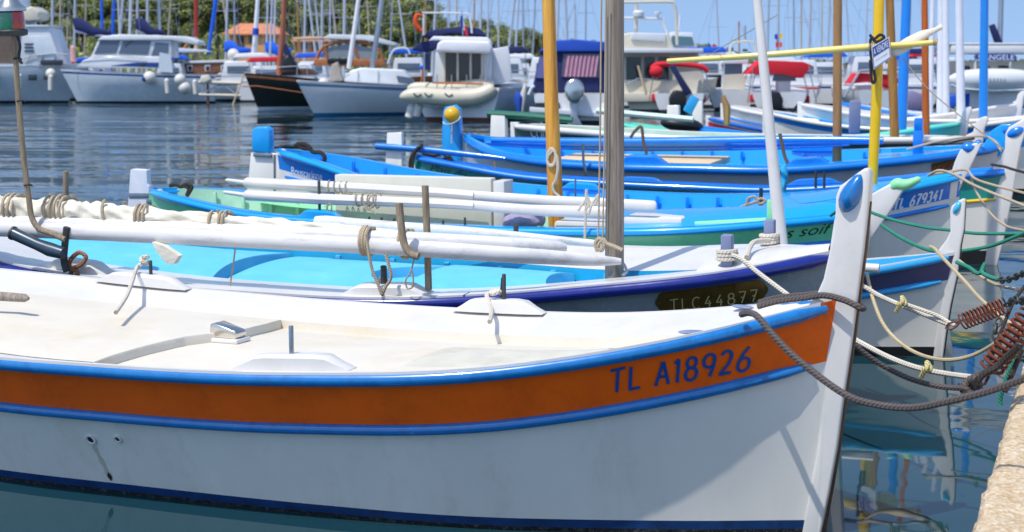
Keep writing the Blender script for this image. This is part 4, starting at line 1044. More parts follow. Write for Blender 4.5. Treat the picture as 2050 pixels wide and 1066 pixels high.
M_ = far_pointu('white boat with two blue stripes, its blue mast at the right', (1530, 224), 1.05, HULLW, WHITE, WHITE, LBLUE, hb=.9, bands=[(.06, 1), (.16, 0)], mats=[SBLUED, HULLW, BLACKP, BLACKP], rud=False, mast=([(1971, 0), (1968, 264)], (7.5, 8.5), MBLUE, 6.2))
N_ = far_pointu('white boat with a turquoise stripe, last of the row', (1600, 208), 1.2, HULLW, WHITE, WHITE, WHITE, hb=.95, L=6, low=LBLUE, rud=False, mast=([(1920, 0), (1924, 245)], (7, 8.5), MWHITE, 6.4))
O_ = far_pointu('white boat with a deep blue gunwale far along the row', (1680, 206), 1.2, HULLW, SBLUED, SBLUED, WHITE, hb=.95, L=6, rud=False, mast=([(1867, 0), (1862, 225)], (4.5, 5.5), MWHITE, 6.0))
o = MB().tube([at_Y(1195, 222, 23.5), at_Y(1300, 232, 23.2), at_Y(1388, 240, 23.0)], .045, 8).build('spar', mat('spar_palegreen', '#cfe3da', .4))
tag(o, 'pale spar lying across the stern of the mint boat', 'spar')
mb = MB(); q = at_Y(1365, 250, 25.0)
mb.ball(q, (.34, .2, .12), (0, .12, 0)); tag(mb.build('engine_cover', BLACK), 'glossy black outboard cover laid at the stern of the sky blue boat', 'cover')
o = MB().tube([at_Y(1447, 192, 27), at_Y(1455, 215, 27), at_Y(1455, 250, 27)], [.09, .16, .12], 10, flat=.4)
tag(o.build('paddle', BROWNW), 'worn wooden rudder blade standing upright beyond the red hulled boat', 'paddle')
q = at_Y(1384, 210, 27); o = MB().box(q, (.16, .05, .30), (0, .5, 0), bev=.02); tag(o.build('board', LBLUE), 'light blue board leaning behind the white rudder of the red boat', 'board')
q = at_Y(1612, 222, 34); mb = MB()
for a_, b_ in (((1580, 232), (1602, 205)), ((1602, 205), (1640, 222)), ((1640, 222), (1642, 236)), ((1580, 232), (1642, 236)), ((1590, 234), (1615, 208)), ((1605, 235), (1628, 215))):
    for dy in (0, .5): mb.tube([at_Y(*a_, 34 + dy), at_Y(*b_, 34 + dy)], .03, 6)
tag(mb.build('fish_trap', BLACK), 'black framed fish trap standing on the white boats left of the brown mast', 'trap')
q = at_Y(1711, 235, 24); o = MB().box(q, (.17, .08, .5), bev=.03); tag(o.build('loose_rudder', LAV), 'lavender rudder head standing just right of the brown mast', 'rudder')
q = at_Y(1830, 205, 40); o = MB().box(q, (.55, .4, .5), (0, .3, 0), bev=.12); tag(o.build('outboard_cowl', mat('mauve_cowl', '#7d7699', .4)), 'mauve outboard cowl left of the orange mast', 'outboard')
# --------------------------------------------------------------- mooring lines, springs, chains
def rp(name, pts, r, m, label, cat='rope', group=None, n=7):
    return rope(name, [at_Y(a, b, y) for a, b, y in pts], r, m, label, cat, None, group, n)
rp('mooring_rope', [(1484, 630, 5.79), (1500, 627, 5.74), (1516, 634, 5.66), (1552, 676, 5.58), (1600, 723, 5.5), (1690, 789, 5.35), (1760, 811, 5.25), (1830, 816, 5.15), (1900, 803, 5.05), (1980, 783, 4.95), (2080, 748, 4.8)], .0125, ROPEG, 'grey rope sagging from the near fairlead of the orange boat to the quay')
rp('mooring_rope', [(1518, 614, 6.08), (1560, 603, 6.03), (1610, 597, 5.96), (1650, 592, 5.9), (1690, 601, 5.84), (1722, 616, 5.80), (1729, 618, 5.86), (1724, 614, 5.95)], .0125, ROPEG, 'grey rope laid over the bow of the orange boat and round its stem')
rp('mooring_rope', [(1520, 606, 6.12), (1560, 596, 6.06), (1610, 591, 5.99), (1645, 588, 5.95), (1660, 592, 5.93)], .0115, ROPEG, 'second turn of grey rope beside the one round the orange boat stem')
rp('mooring_rope', [(1690, 675, 6.2), (1716, 696, 6.22), (1760, 728, 6.22), (1820, 758, 6.2), (1880, 774, 6.15), (1935, 778, 6.05)], .011, ROPEG, 'dark rope from behind the orange boat stem to the knot by the spring')
rp('mooring_rope', [(1466, 512, 7.9), (1484, 519, 7.85), (1520, 548, 7.75), (1580, 593, 7.55), (1640, 640, 7.35), (1713, 681, 7.1), (1780, 716, 6.85), (1840, 738, 6.65), (1900, 750, 6.5), (1955, 757, 6.3)], .0125, ROPEW, 'white rope from the near bitt of the navy-railed boat down to the lower spring')
rp('mooring_rope', [(1495, 516, 8.2), (1500, 498, 8.3), (1512, 484, 8.4), (1540, 482, 8.5)], .014, ROPEW, 'white rope end hanging inboard from the far bitt of the navy-railed boat')
rp('mooring_rope', [(1660, 540, 8.6), (1726, 572, 8.3), (1760, 592, 8.2), (1805, 612, 8.05), (1850, 630, 7.95), (1900, 650, 7.8)], .0125, ROPEW, 'white knotted rope leading to the upper rusty spring')
rp('mooring_rope', [(1815, 610, 8.0), (1850, 622, 7.9), (1880, 634, 7.85), (1900, 646, 7.8), (1912, 652, 7.78)], .010, ROPEW, 'doubled back end of the white knotted rope at the upper spring')
for a, b, y, lab in ((1802, 611, 8.0, 'yellowed rope end knotted on the upper white rope'), (1852, 742, 6.6, 'yellowed rope end knotted on the lower white rope')):
    rp('rope_end', [(a - 8, b + 14, y), (a - 2, b + 2, y - .02), (a + 4, b - 6, y - .03), (a + 4, b - 16, y), (a + 10, b - 2, y - .02), (a - 6, b - 2, y - .02)], .011, mat_rope('rope_yellow', '#d8c98a', 60), lab)
rp('mooring_rope', [(1736, 550, 8.4), (1748, 600, 8.2), (1770, 652, 8.0), (1806, 690, 7.8), (1850, 713, 7.6), (1900, 721, 7.4), (1950, 711, 7.2), (2000, 682, 7.0), (2040, 648, 6.8)], .0095, mat_rope('rope_beige', '#c9b894', 70, .6), 'beige line hanging in a deep loop in front of the purple banded bow')
rp('mooring_rope', [(1862, 494, 9.6), (1872, 499, 9.5), (1885, 514, 9.4), (1930, 562, 9.0), (1975, 610, 8.6), (2070, 684, 8.0)], .0105, mat_rope('rope_beige', '#c9b894', 70, .6), 'beige rope running straight down from the rail of the boat with the purple band')
rp('mooring_rope', [(1700, 408, 11.3), (1776, 437, 11.1), (1850, 455, 10.8), (1900, 461, 10.6), (1960, 468, 10.3), (2070, 468, 9.9)], .0115, ROPEGR, 'upper green rope from the white stem with the green knob to the quay')
rp('mooring_rope', [(1764, 450, 11.1), (1800, 474, 10.9), (1850, 498, 10.6), (1890, 505, 10.4), (1925, 503, 10.3), (1990, 491, 10.1), (2070, 458, 9.8)], .0125, ROPEGR, 'lower green rope sagging between the white stems to the quay')
rp('rope_end', [(1663, 432, 11.3), (1680, 420, 11.2), (1700, 408, 11.3)], .011, ROPEGR, 'frayed green rope end lying on the blue foredeck')
rp('mooring_rope', [(1915, 525, 9.3), (1940, 536, 9.2), (1960, 548, 9.1), (1972, 528, 9.1), (1966, 545, 9.08), (1985, 556, 9.0), (2000, 560, 8.95)], .012, ROPEGR, 'short knotted green rope end joined to the chain')
rp('mooring_rope', [(1920, 522, 9.5), (1960, 552, 9.2), (2000, 572, 9.0), (2035, 580, 8.8), (2070, 592, 8.6)], .009, ROPET, 'thin brown line from the blue knobbed stem to the tangle by the quay')
rp('mooring_rope', [(1858, 352, 13.0), (1880, 342, 12.9), (1910, 350, 12.8), (1960, 376, 12.3), (2070, 420, 11.6)], .012, ROPET, 'tan rope from the bow of the boat with the number band, lower one')
rp('mooring_rope', [(1864, 350, 13.0), (1900, 345, 12.95), (1935, 341, 12.9), (1960, 362, 12.4), (2070, 392, 11.8)], .010, ROPET, 'tan rope from the bow of the boat with the number band, upper one')
rp('mooring_rope', [(1944, 358, 12.8), (1958, 390, 12.5), (1985, 430, 12.2), (2020, 455, 11.9), (2070, 464, 11.5)], .0095, ROPET, 'tan rope hanging in a loop past the teal bow')
rp('mooring_rope', [(1985, 330, 14.5), (2010, 334, 14.2), (2030, 340, 13.9), (2075, 352, 13.4)], .012, ROPED, 'dark rope from the teal bow past its white stem')
rp('mooring_rope', [(1815, 300, 16.4), (1880, 283, 16.3), (1960, 273, 16.1), (1990, 282, 15.8), (2004, 302, 15.4)], .012, ROPET, 'tan rope along the foredeck of the large grey boat')
rp('mooring_rope', [(1890, 290, 16.5), (1920, 282, 16.4), (1950, 278, 16.2)], .012, ROPED, 'dark hose along the foredeck of the large grey boat')
def spring(name, P, rad, turns, r, label):
    P = [Vector(p) for p in P]; ax = (P[1] - P[0]); L = ax.length; ax.normalize()
    up = Vector((0, 0, 1)); a = (up - ax * up.dot(ax)).normalized(); b = ax.cross(a); n = 16
    pts = [P[0] + ax * (L * i / (turns * n)) + (a * math.cos(2 * PI * i / n) + b * math.sin(2 * PI * i / n)) * rad for i in range(turns * n + 1)]
    o = thing(name, label, 'spring', P[0])
    MB().tube([p - P[0] for p in pts], r, 7).build('coil', RUST, o)
    e = ax * .035
    MB().tube([-e * .9, -e * .3 + a * .01, e * 2, ax * L - e * .3], r * .7, 7).build('rod', RUST, o)
    MB().tube([-e * .4, -e + a * .014, -e * 1.9 + a * .016, -e * 2.5, -e * 1.9 - a * .016, -e - a * .012, -e * .4], r, 7).build('hook', RUST, o)
    MB().tube([ax * L, ax * L + e + a * .02, ax * L + e * 2.2], r, 7).build('tail', RUST, o)
    return o
spring('mooring_spring', (at_Y(1926, 645, 7.6), at_Y(2012, 612, 7.5)), .038, 12, .0042, 'rusty coil spring at the end of the upper white rope')
spring('mooring_spring', (at_Y(1984, 738, 6.1), at_Y(2062, 632, 6.0)), .044, 10, .0062, 'rusty coil spring lashed with grey rope beside the quay edge')
rp('knotted_rope', [(1924, 768, 6.1), (1934, 790, 6.06), (1948, 772, 6.02), (1942, 760, 6.04), (1930, 776, 6.0), (1950, 788, 6.0), (1960, 770, 6.05), (1945, 762, 5.98), (1958, 752, 6.0), (1985, 742, 6.1), (2020, 712, 6.0), (2036, 700, 5.95)], .015, ROPEG, 'knot of thick grey rope at the lower spring')
rp('knotted_rope', [(1956, 765, 5.98), (1972, 748, 5.97), (1996, 735, 5.97), (2015, 716, 5.95), (2040, 694, 5.9)], .013, ROPED, 'dark rope lashing along the lower spring')
rp('hanging_rope', [(2046, 700, 6.0), (2028, 745, 6.0), (2018, 770, 5.98), (2012, 785, 5.97)], .010, ROPED, 'dark rope hanging off the quay edge beyond the lower spring')
def chain(P, label, link=.05, r=.006):
    pts = smoothpath(P, 12); mb = MB(); d = 0; last = pts[0]; k = 0
    for p in pts[1:]:
        if (p - last).length < link * .72: continue
        t = (p - last).normalized(); up = Vector((0, 0, 1)); a = (up - t * up.dot(t)).normalized(); b = t.cross(a)
        s = a if k % 2 else b; c = (p + last) / 2
        mb.tube([c + t * math.cos(2 * PI * i / 12) * link * .58 + s * math.sin(2 * PI * i / 12) * link * .32 for i in range(13)], r, 6, caps=(False, False)); last = p; k += 1
    return tag(mb.build('chain', IRON), label, 'chain')
chain([at_Y(1998, 562, 8.95), at_Y(2020, 560, 8.8), at_Y(2040, 552, 8.7), at_Y(2065, 540, 8.5)], 'grey chain running from the green rope end up to the right')
chain([at_Y(2016, 612, 7.3), at_Y(2030, 600, 7.2), at_Y(2045, 604, 7.1), at_Y(2065, 590, 7.0)], 'short chain beyond the upper rusty spring')
chain([at_Y(2000, 640, 6.9), at_Y(1992, 668, 6.85), at_Y(2004, 700, 6.8), at_Y(2030, 722, 6.7), at_Y(2062, 716, 6.6)], 'slack rusty chain drooping behind the lower spring', .045, .006)
rp('hanging_rope', [(2062, 560, 7.4), (2030, 604, 7.35), (2006, 660, 7.3), (1990, 700, 7.3), (1984, 720, 7.32)], .009, ROPED, 'thin dark line slanting down between the two rusty springs')
rp('hanging_rope', [(2062, 640, 6.4), (2048, 690, 6.4), (2026, 730, 6.42), (2004, 790, 6.45), (2002, 812, 6.45)], .010, ROPEGR, 'green weedy line hanging from the quay into the water')
# ------------------------------------------------------------------ quay
QA = R(20.5); QP = at_z(1937, 1066, .5); qd = Vector((math.sin(QA), math.cos(QA), 0)); qr = Vector((math.cos(QA), -math.sin(QA), 0))
STONE = bpy.data.materials.new('quay_stone'); STONE.use_nodes = True
N = STONE.node_tree.nodes; K = STONE.node_tree.links; bs = N['Principled BSDF']
tc = N.new('ShaderNodeTexCoord'); vo = N.new('ShaderNodeTexVoronoi'); vo.inputs['Scale'].default_value = 75
no = N.new('ShaderNodeTexNoise'); no.inputs['Scale'].default_value = 9; no.inputs['Detail'].default_value = 10; no.inputs['Roughness'].default_value = .7
mpn = N.new('ShaderNodeMapping'); mpn.inputs['Scale'].default_value = (1, .75, 1)
K.new(tc.outputs['Object'], mpn.inputs[0]); K.new(mpn.outputs[0], vo.inputs['Vector']); K.new(tc.outputs['Object'], no.inputs['Vector'])
cr = N.new('ShaderNodeValToRGB'); E4 = cr.color_ramp.elements
E4[0].position = .3; E4[0].color = (*lin('#b08a58'), 1); E4[1].position = .7; E4[1].color = (*lin('#ddd0b8'), 1)
e = E4.new(.5); e.color = (*lin('#cdb48c'), 1)
mxv = N.new('ShaderNodeMix'); mxv.data_type = 'RGBA'; mxv.inputs[0].default_value = .5
K.new(no.outputs[0], cr.inputs[0]); K.new(cr.outputs[0], mxv.inputs[6])
hs = N.new('ShaderNodeValToRGB'); hs.color_ramp.elements[0].color = (*lin('#e4dccb'), 1); hs.color_ramp.elements[1].color = (*lin('#a07c4c'), 1)
K.new(vo.outputs['Color'], hs.inputs[0]); K.new(hs.outputs[0], mxv.inputs[7]); K.new(mxv.outputs[2], bs.inputs['Base Color']); bs.inputs['Roughness'].default_value = .9
bp = N.new('ShaderNodeBump'); bp.inputs['Distance'].default_value = .008; bp.inputs['Strength'].default_value = .8
K.new(vo.outputs['Distance'], bp.inputs['Height']); bp2 = N.new('ShaderNodeBump'); bp2.inputs['Distance'].default_value = .008; K.new(no.outputs[0], bp2.inputs['Height'])
K.new(bp.outputs[0], bp2.inputs['Normal']); K.new(bp2.outputs[0], bs.inputs['Normal'])
mb = MB(); rows = []
cross = [(0, -1.0), (0, -.3), (0, .0), (.0, .1), (0, .2), (.0, .3), (0, .38), (.003, .44), (.01, .475), (.03, .495), (.06, .5), (.1, .5), (.14, .5), (.2, .5), (.26, .5), (.32, .5), (.4, .5), (.7, .5), (1.4, .5), (3, .5), (30, .5)]
ys = [-6, -4] + [-3 + .03 * i for i in range(400)] + [9.5, 12, 20, 40, 70]
for s in ys:
    row = []
    for c, z in cross:
        p = QP + qd * s + qr * c; p.z = z
        if -3 <= s < 9.2:
            n = noise.noise(Vector((s * 9, c * 9, z * 9))) * .010 + noise.noise(Vector((s * 1.3, 3, 1))) * .008 * (1 if c < .3 else .2) + noise.noise(Vector((s * 26, c * 26, z * 26))) * .006
            p += (-qr) * n * (1 if c < .2 else 0) + Vector((0, 0, n * .7 if c > .003 else 0))
        row.append(p)
    rows.append(row)
q = mb.rings(rows, closed=False).build('quay', STONE, None, smooth=60); q['kind'] = 'structure'
# ------------------------------------------------------------------ moored yachts and motor boats across the water
class FB:
    """far boat: parts given by sight lines at its own distance and by real depth behind it"""
    def __init__(s, name, label, cat, cx, wl, group=None, Y=None):
        s.p = at_z(cx, wl, 0) if Y is None else Vector((at_Y(cx, 150, Y).x, Y, 0)); s.Y = s.p.y
        s.o = thing(name, label, cat, s.p, group=group)
        s.m = s.Y / FPX
    def u(s, px, py, dy=0.0): return at_Y(px, py, s.Y) - s.p + Vector((0, dy, 0))
    def box(s, name, x0, y0, x1, y1, d0, d1, m, bev=.02, parent=None):
        a = s.u(x0, y1); b = s.u(x1, y0)
        return MB().box(((a.x + b.x) / 2, (d0 + d1) / 2, (a.z + b.z) / 2), (abs(b.x - a.x), abs(d1 - d0), abs(b.z - a.z)), bev=min(bev, abs(b.x - a.x) / 3, abs(b.z - a.z) / 3)).build(name, m, parent or s.o)
    def poly(s, name, pts, d0, d1, m, bev=.03, parent=None):
        P = [s.u(a, b) for a, b in pts]
        return MB().prism([(p.x, p.z) for p in P], 'y', abs(d1 - d0) / 2, bev=bev, off=(d0 + d1) / 2).build(name, m, parent or s.o)
    def tube(s, name, pts, r, m, dy=0.0, n=8, parent=None, sm=0):
        P = [s.u(p[0], p[1], p[2] if len(p) > 2 else dy) for p in pts]
        if sm: P = smoothpath(P, sm)
        return MB().tube(P, r, n).build(name, m, parent or s.o)
    def ball(s, name, px, py, dy, r, m, parent=None):
        return MB().ball(s.u(px, py, dy), r, n=14, m=10).build(name, m, parent or s.o)
    def hull(s, L, B, zb, zs, yaw, mats, x0=0.0, sharp=2.2, deck=True, stripe=None):
        """sharp bow, flat transom. yaw: heading of the bow; x0 shifts along the heading"""
        mb = MB(); rows = []; Rz = Matrix.Rotation(R(yaw), 3, 'Z'); n = 26
        for side in (1, -1):
            rows = []
            for i in range(n + 1):
                t = i / n; w = B / 2 * (.9 + .1 * min(t / .3, 1)) * (1 - max(0, (t - .42) / .58) ** sharp); w = max(w, .02)
                z1 = zs + (zb - zs) * t ** 1.6
                x = (t - .5) * L
                r = []
                for q, zz in ((1, z1), (.985, z1 - .10), (.975, z1 - .22), (.94, z1 * .6), (.86 - .3 * t, z1 * .28), (.80 - .38 * t, .14), (.74 - .42 * t, -.02), (.3 * (1 - t), -.4)):
                    xx = x + .11 * L * t ** 5 * (zz / zb - .6) ; r.append(Rz @ Vector((xx + x0, side * w * q, zz)))
                rows.append(r)
            o = len(mb.v); k = 8
            for r in rows: mb.v += r
            mi = [0, 1, 0, 0, 0, 2, 2]
            for i in range(n):
                for j in range(k - 1):
                    a = o + i * k + j; mb.f.append([a, a + 1, a + k + 1, a + k]); mb.m.append(mi[j])
            if side == 1: left0 = o
        # transom and deck
        k = 8; a = left0; b = left0 + (n + 1) * k
        for j in range(k - 1): mb.f.append([a + j, a + j + 1, b + j + 1, b + j]); mb.m.append([0, 1, 0, 0, 0, 2, 2][j])
        h = mb.build('hull', mats, s.o)
        d = MB(); rows = []
        for i in range(n + 1):
            t = i / n; w = B / 2 * (.9 + .1 * min(t / .3, 1)) * (1 - max(0, (t - .42) / .58) ** sharp); z1 = zs + (zb - zs) * t ** 1.6
            xx = (t - .5) * L + .11 * L * t ** 5 * (z1 / zb - .6)
            rows.append([Rz @ Vector((xx + x0, w * q * .985, z1 - .03 + .05 * (1 - q * q))) for q in (-1, -.5, 0, .5, 1)])
        if deck: d.rings(rows, closed=False).build('deck', FWHITE, s.o)
        return h
FWHITE = mat('gelcoat_white', '#d9dcdf', .3, .06, 2, coat=.3)
FCREAM = mat('gelcoat_cream', '#d3ccb8', .35, .06, 2)
FBLUE = mat('hull_pale_blue', '#cdd6dd', .25, .06, 2, coat=.3)
FNAVY = mat('stripe_navy', '#1e3f86', .3, .08, 4)
CANN = mat('canvas_navy', '#1f2a5c', .85, .15, 4, bump=.01, bscale=5)
CANB = mat('canvas_blue', '#1f4fb8', .8, .12, 4, bump=.01, bscale=5)
CANBB = mat('canvas_bright_blue', '#1560d8', .8, .12, 4, bump=.01, bscale=6)
CANR = mat('canvas_red', '#d41f30', .8, .1, 4, bump=.01, bscale=6)
CANW = mat('canvas_white', '#e6e6ea', .85, .05, 4, bump=.01, bscale=6)
CANC = mat('canvas_cream', '#cfcabb', .85, .06, 4, bump=.01, bscale=6)
GLASS = mat_glass('dark_glass', (.03, .035, .05), .05)
GLASSB = mat_glass('blue_glass', (.10, .14, .2), .08)
ORWOOD = mat_wood('orange_wood', '#bd7a4a', '#98562f', 2, .4, (3, 3, 3))
BRWOOD = mat_wood('teak_brown', '#8f6247', '#6d4632', 2, .45, (1, 6, 6))
PEACHW = mat('mast_peach', '#b98a72', .5)
ALU = mat('aluminium', '#aeb4bc', .35, .1, 6, metal=.6)
ALUW = mat('mast_alu_white', '#b3bac6', .35, .08, 6)
WEEDB = mat('antifoul_dark', '#16222c', .6, .2, 5)
FEND = mat('fender_white', '#d6d4cc', .45, .06, 5)
PINK = mat('pink_curtain', '#b98aa0', .9, .15, 9)
ORB = mat('lifebuoy_orange', '#e0521c', .6, .08, 6)
RWIN = mat('red_fr', '#d21f2e', .7); BWIN = mat('blue_fr', '#2038a8', .7); WWIN = mat('white_fr', '#e8e8ea', .7)

# 1 flybridge yacht at the left edge
f = FB('motor_yacht', 'large white flybridge motor yacht at the left edge, bow to the right', 'yacht', -60, 206)
f.hull(14.5, 4.2, 2.45, 2.0, -4, [FBLUE, FBLUE, WEEDB])
f.poly('superstructure', [(-260, 134), (138, 134), (124, 96), (110, 56), (62, 52), (52, 20), (38, -12), (-260, -12)], -1.5, 1.5, FWHITE, .05)
f.poly('side_window', [(-60, 66), (56, 66), (52, 128), (-60, 128)], -1.56, -1.4, mat('curtain_brown', '#6e5f55', .8, .3, 3), .0)
f.poly('windscreen_panel', [(72, 74), (108, 74), (132, 122), (92, 122)], -1.55, -1.4, FBLUE, .01)
for i in range(3): f.box('vent_slat', 64, 88 + 7 * i, 82, 91 + 7 * i, -1.56, -1.45, GLASS, .0)
f.poly('windscreen_trim', [(54, 52), (112, 52), (112, 56), (54, 56)], -1.62, 1.55, FBLUE, .01)
f.poly('flybridge_seat', [(56, 44), (60, 20), (74, 14), (90, 26), (88, 40)], -1.2, 1.2, FCREAM, .1)
f.box('cabin_window', 98, 121, 140, 131, -1.75, -1.5, GLASS, .01)
f.box('porthole', 77, 150, 92, 161, -2.16, -1.9, GLASS, .02)
f.box('porthole', 106, 152, 122, 160, -2.1, -1.8, GLASS, .02)
f.box('boarding_ladder', 2, 132, 16, 172, -2.3, -2.1, FCREAM, .02)
for k, (px, py) in enumerate(((62, 166), (123, 168))): f.tube('fender', [(px, py - 18), (px, py - 15), (px, py + 12), (px, py + 16)], [.04, .16, .16, .05], FEND, -2.35, 10)
f.ball('fender', 119, 148, -1.9, .32, FEND)
f.tube('bow_rail', [(50, 122), (80, 112), (120, 108), (150, 110)], .03, ALU, -1.6)
for px in (72, 97, 122): f.tube('stanchion', [(px + 4, 110), (px - 4, 134)], .03, ALU, -1.6)
an = MB().prism([(p.x, p.z) for p in (at_Y(a, b, 100) for a, b in ((152, 190), (158, 212), (146, 204), (150, 212), (170, 206), (156, 200)))], 'y', .1, off=100).build('anchor', mat('anchor_tan', '#a08a55', .7)); tag(an, 'tan anchor hanging at the waterline between the two left motor boats', 'anchor')

# 2 cabin cruiser
f = FB('cabin_cruiser', 'white cabin cruiser with a blue stripe, long windscreen and round fenders, bow to the left', 'boat', 285, 207)
f.hull(8.9, 2.9, 2.05, 1.75, 188, [FBLUE, FNAVY, WEEDB], sharp=2.6)
f.poly('foredeck_cabin', [(162, 136), (176, 122), (198, 112), (332, 114), (346, 138)], -1.15, 1.15, FWHITE, .08)
f.poly('wheelhouse', [(190, 116), (204, 84), (210, 76), (350, 80), (352, 116)], -1.05, 1.05, FWHITE, .05)
for pts in ([(198, 109), (210, 82), (250, 79), (240, 107)], [(246, 108), (256, 80), (310, 83), (303, 111)], [(311, 112), (319, 86), (345, 88), (343, 113)]):
    f.poly('window', pts, -1.09, -1.0, GLASSB, .0)
f.poly('roof', [(204, 82), (214, 74), (250, 70), (380, 74), (404, 84), (405, 92), (392, 90), (350, 82)], -1.2, 1.2, FWHITE, .06)
f.poly('side_stripe', [(232, 132), (282, 126), (326, 126), (326, 136)], -1.19, -1.1, FNAVY, .0)
f.box('hatch', 288, 127, 300, 134, -1.22, -1.1, GLASS, .01)
f.poly('side_screen', [(330, 106), (352, 110), (356, 146), (328, 144)], -1.5, -1.44, FBLUE, .0)
f.tube('bow_rail', [(150, 140), (168, 116), (230, 112), (300, 116)], .02, ALU, -1.25)
f.tube('wiper', [(258, 94), (275, 82)], .02, BLACK, -1.1)
for px, py, r in ((312, 156, .40), (372, 160, .36), (381, 176, .38)): f.ball('fender', px, py, -1.7, r, FEND)
f.ball('fender_cap', 304, 158, -1.85, .2, FNAVY)
for px, py in ((347, 174), (402, 176)): f.tube('fender', [(px - 1, py - 17), (px - 1, py - 13), (px + 1, py + 12), (px + 1, py + 16)], [.04, .15, .15, .04], FEND, -1.75, 10)
by = thing('marker_post', 'red and white marker post in front of the cabin cruiser bow', 'post', at_Y(147, 140, 101) - Vector((0, 0, .1)))
q = at_Y(147, 140, 101) - by.location; MB().tube([q + Vector((0, 0, -.2)), q + Vector((0, 0, .5))], [.12, .1], 10).build('post', RWIN, by); MB().tube([q + Vector((0, 0, .5)), q + Vector((0, 0, 1.4)), q + Vector((0, 0, 1.5))], [.17, .17, .05], 10).build('topmark', mat('faded_pink', '#d8a7a0', .6), by)

# 3 wooden yacht and gangway
f = FB('wooden_yacht', 'wooden yacht with a brown cabin side and small square ports, behind the cruiser stern', 'yacht', 425, 200)
f.hull(7.5, 2.4, 1.9, 1.7, 6, [FBLUE, BRWOOD, WEEDB])
f.poly('cabin_side', [(354, 150), (356, 128), (470, 124), (474, 140), (400, 154)], -1.0, 1.0, BRWOOD, .03)
f.poly('deck_edge', [(352, 128), (352, 124), (472, 120), (474, 125)], -1.1, 1.1, FWHITE, .02)
for px in (386, 421, 453): 
    w = f.box('port', px - 5, 131, px + 5, 143, -1.06, -.98, FWHITE, .0); f.box('glass', px - 3, 133, px + 4, 142, -1.08, -1.0, GLASS, .0, w)
f.tube('mast', [(391, -30), (392, 75)], .15, mat('mast_red', '#a83226', .4), .2); f.tube('mast_foot', [(392, 75), (392, 124)], .15, mat('mast_pale', '#c8a88c', .5), .2)
f.tube('frame', [(352, 126), (378, 88)], .09, ORWOOD, -.5); f.poly('awning', [(346, 96), (412, 100), (424, 104), (350, 106)], -.9, .9, FWHITE, .03)
f.tube('furled_staysail', [(438, -30), (418, 110)], [.16, .11], CANBB, -.3)
f.ball('buoy', 470, 110, -.6, .42, FEND)
f = FB('gangway', 'tan steel gangway with a truss, between the cruiser and the black boat', 'gangway', 440, 205, Y=95)
for yy in (165, 190): f.tube('beam', [(398, yy), (482, yy + 2)], .11 if yy == 165 else .09, FCREAM, 0)
for a, b in ((405, 440), (475, 440), (405, 408), (478, 470)): f.tube('strut', [(a, 190), (b, 167)], .05, ALU, 0)
f.tube('leg', [(415, 160), (416, 208)], .08, BRWOOD, .1)
f.tube('oar_pole', [(466, 218), (490, 150)], .05, TAN, -.4)
f.poly('coiled_line', [(404, 152), (418, 150), (424, 160), (410, 168), (402, 164)], -.3, .1, SAIL, .05)

# 4 black boat with orange trim
f = FB('sailing_boat', 'black sailing boat with orange trim and a brown mast, bow to the left', 'boat', 600, 219)
f.hull(7.0, 2.5, 1.85, 1.35, 220, [mat('hull_black', '#1d211f', .3, .1, 3), ORWOOD, FBLUE], x0=-.6)
f.tube('trim_strip', [(500, 173, -2.2), (530, 172, -2.6), (570, 178, -2.3), (625, 187, -1.7)], .03, ORWOOD)
f.poly('cabin', [(560, 152), (566, 140), (620, 138), (634, 150)], -.4, 1.4, mat('cabin_dark', '#5a3b28', .5), .04)
f.tube('mast', [(574, -30), (570, 60), (562, 150)], [.12, .14, .16], mat_wood('mast_reddish', '#b0694a', '#8c4a32', 2, .45, (8, 8, .6)), -.6)
f.poly('folded_jib', [(566, 146), (570, 118), (582, 108), (598, 128), (602, 144)], -1.0, -.3, BLACK, .15)
f.poly('flag', [(573, 92), (578, 88), (592, 118), (586, 122), (574, 110)], -.9, -.86, CANN, .0)
f.tube('rail', [(500, 140), (540, 136), (620, 132)], .02, ALU, -1.0)
for px in (505, 530, 600, 620): f.tube('stanchion', [(px, 132), (px, 152)], .02, ALU, -1.0)
for px, py in ((636, 176), (652, 190)): f.tube('fender', [(px, py - 20), (px, py - 15), (px, py + 14), (px, py + 18)], [.05, .2, .2, .05], mat('fender_navy', '#3c4b66', .5), -.6, 10)
f.ball('fender', 652, 168, -.9, .3, FEND)

# 5 white yacht
f = FB('sailing_yacht', 'white sailing yacht with a thin blue line, bow to the left, beside the dinghy', 'yacht', 765, 231)
f.hull(7.6, 2.7, 1.5, 1.2, 215, [FWHITE, mat('line_blue', '#5f7f9f', .4), mat('boot_bright', '#1f6f9c', .5)], sharp=2.4)
f.poly('coachroof', [(690, 164), (704, 142), (726, 136), (810, 140), (834, 172)], -.75, .8, FWHITE, .08)
f.poly('cabin_window', [(796, 152), (826, 156), (836, 170), (800, 166)], -.8, -.7, GLASSB, .0)
f.tube('mast', [(768, -30), (756, 60), (744, 138)], .11, ALU, .1); f.tube('furled_jib', [(724, -30), (712, 60), (700, 138)], [.09, .10, .09], CANW, -.5)
f.tube('arch', [(778, 128), (786, 106), (796, 98), (816, 98), (822, 110)], .04, FWHITE, -.4, sm=3)
f.tube('pulpit', [(664, 164), (676, 140), (700, 142)], .025, ALU, -.8)
f.poly('fishing_net', [(662, 164), (668, 130), (680, 124), (692, 162)], -.9, -.5, mat('net_grey', '#a79e94', .9, .2, 6), .06)
for px in (672, 720, 760): f.tube('stanchion', [(px, 142), (px, 165)], .018, ALU, -.8)
f.tube('wind_vane', [(846, 165), (848, 140), (850, 132)], .05, mat('vane_orange', '#c9662e', .6), -.6); f.ball('vane_blade', 850, 136, -.6, (.2, .06, .12), CANBB)

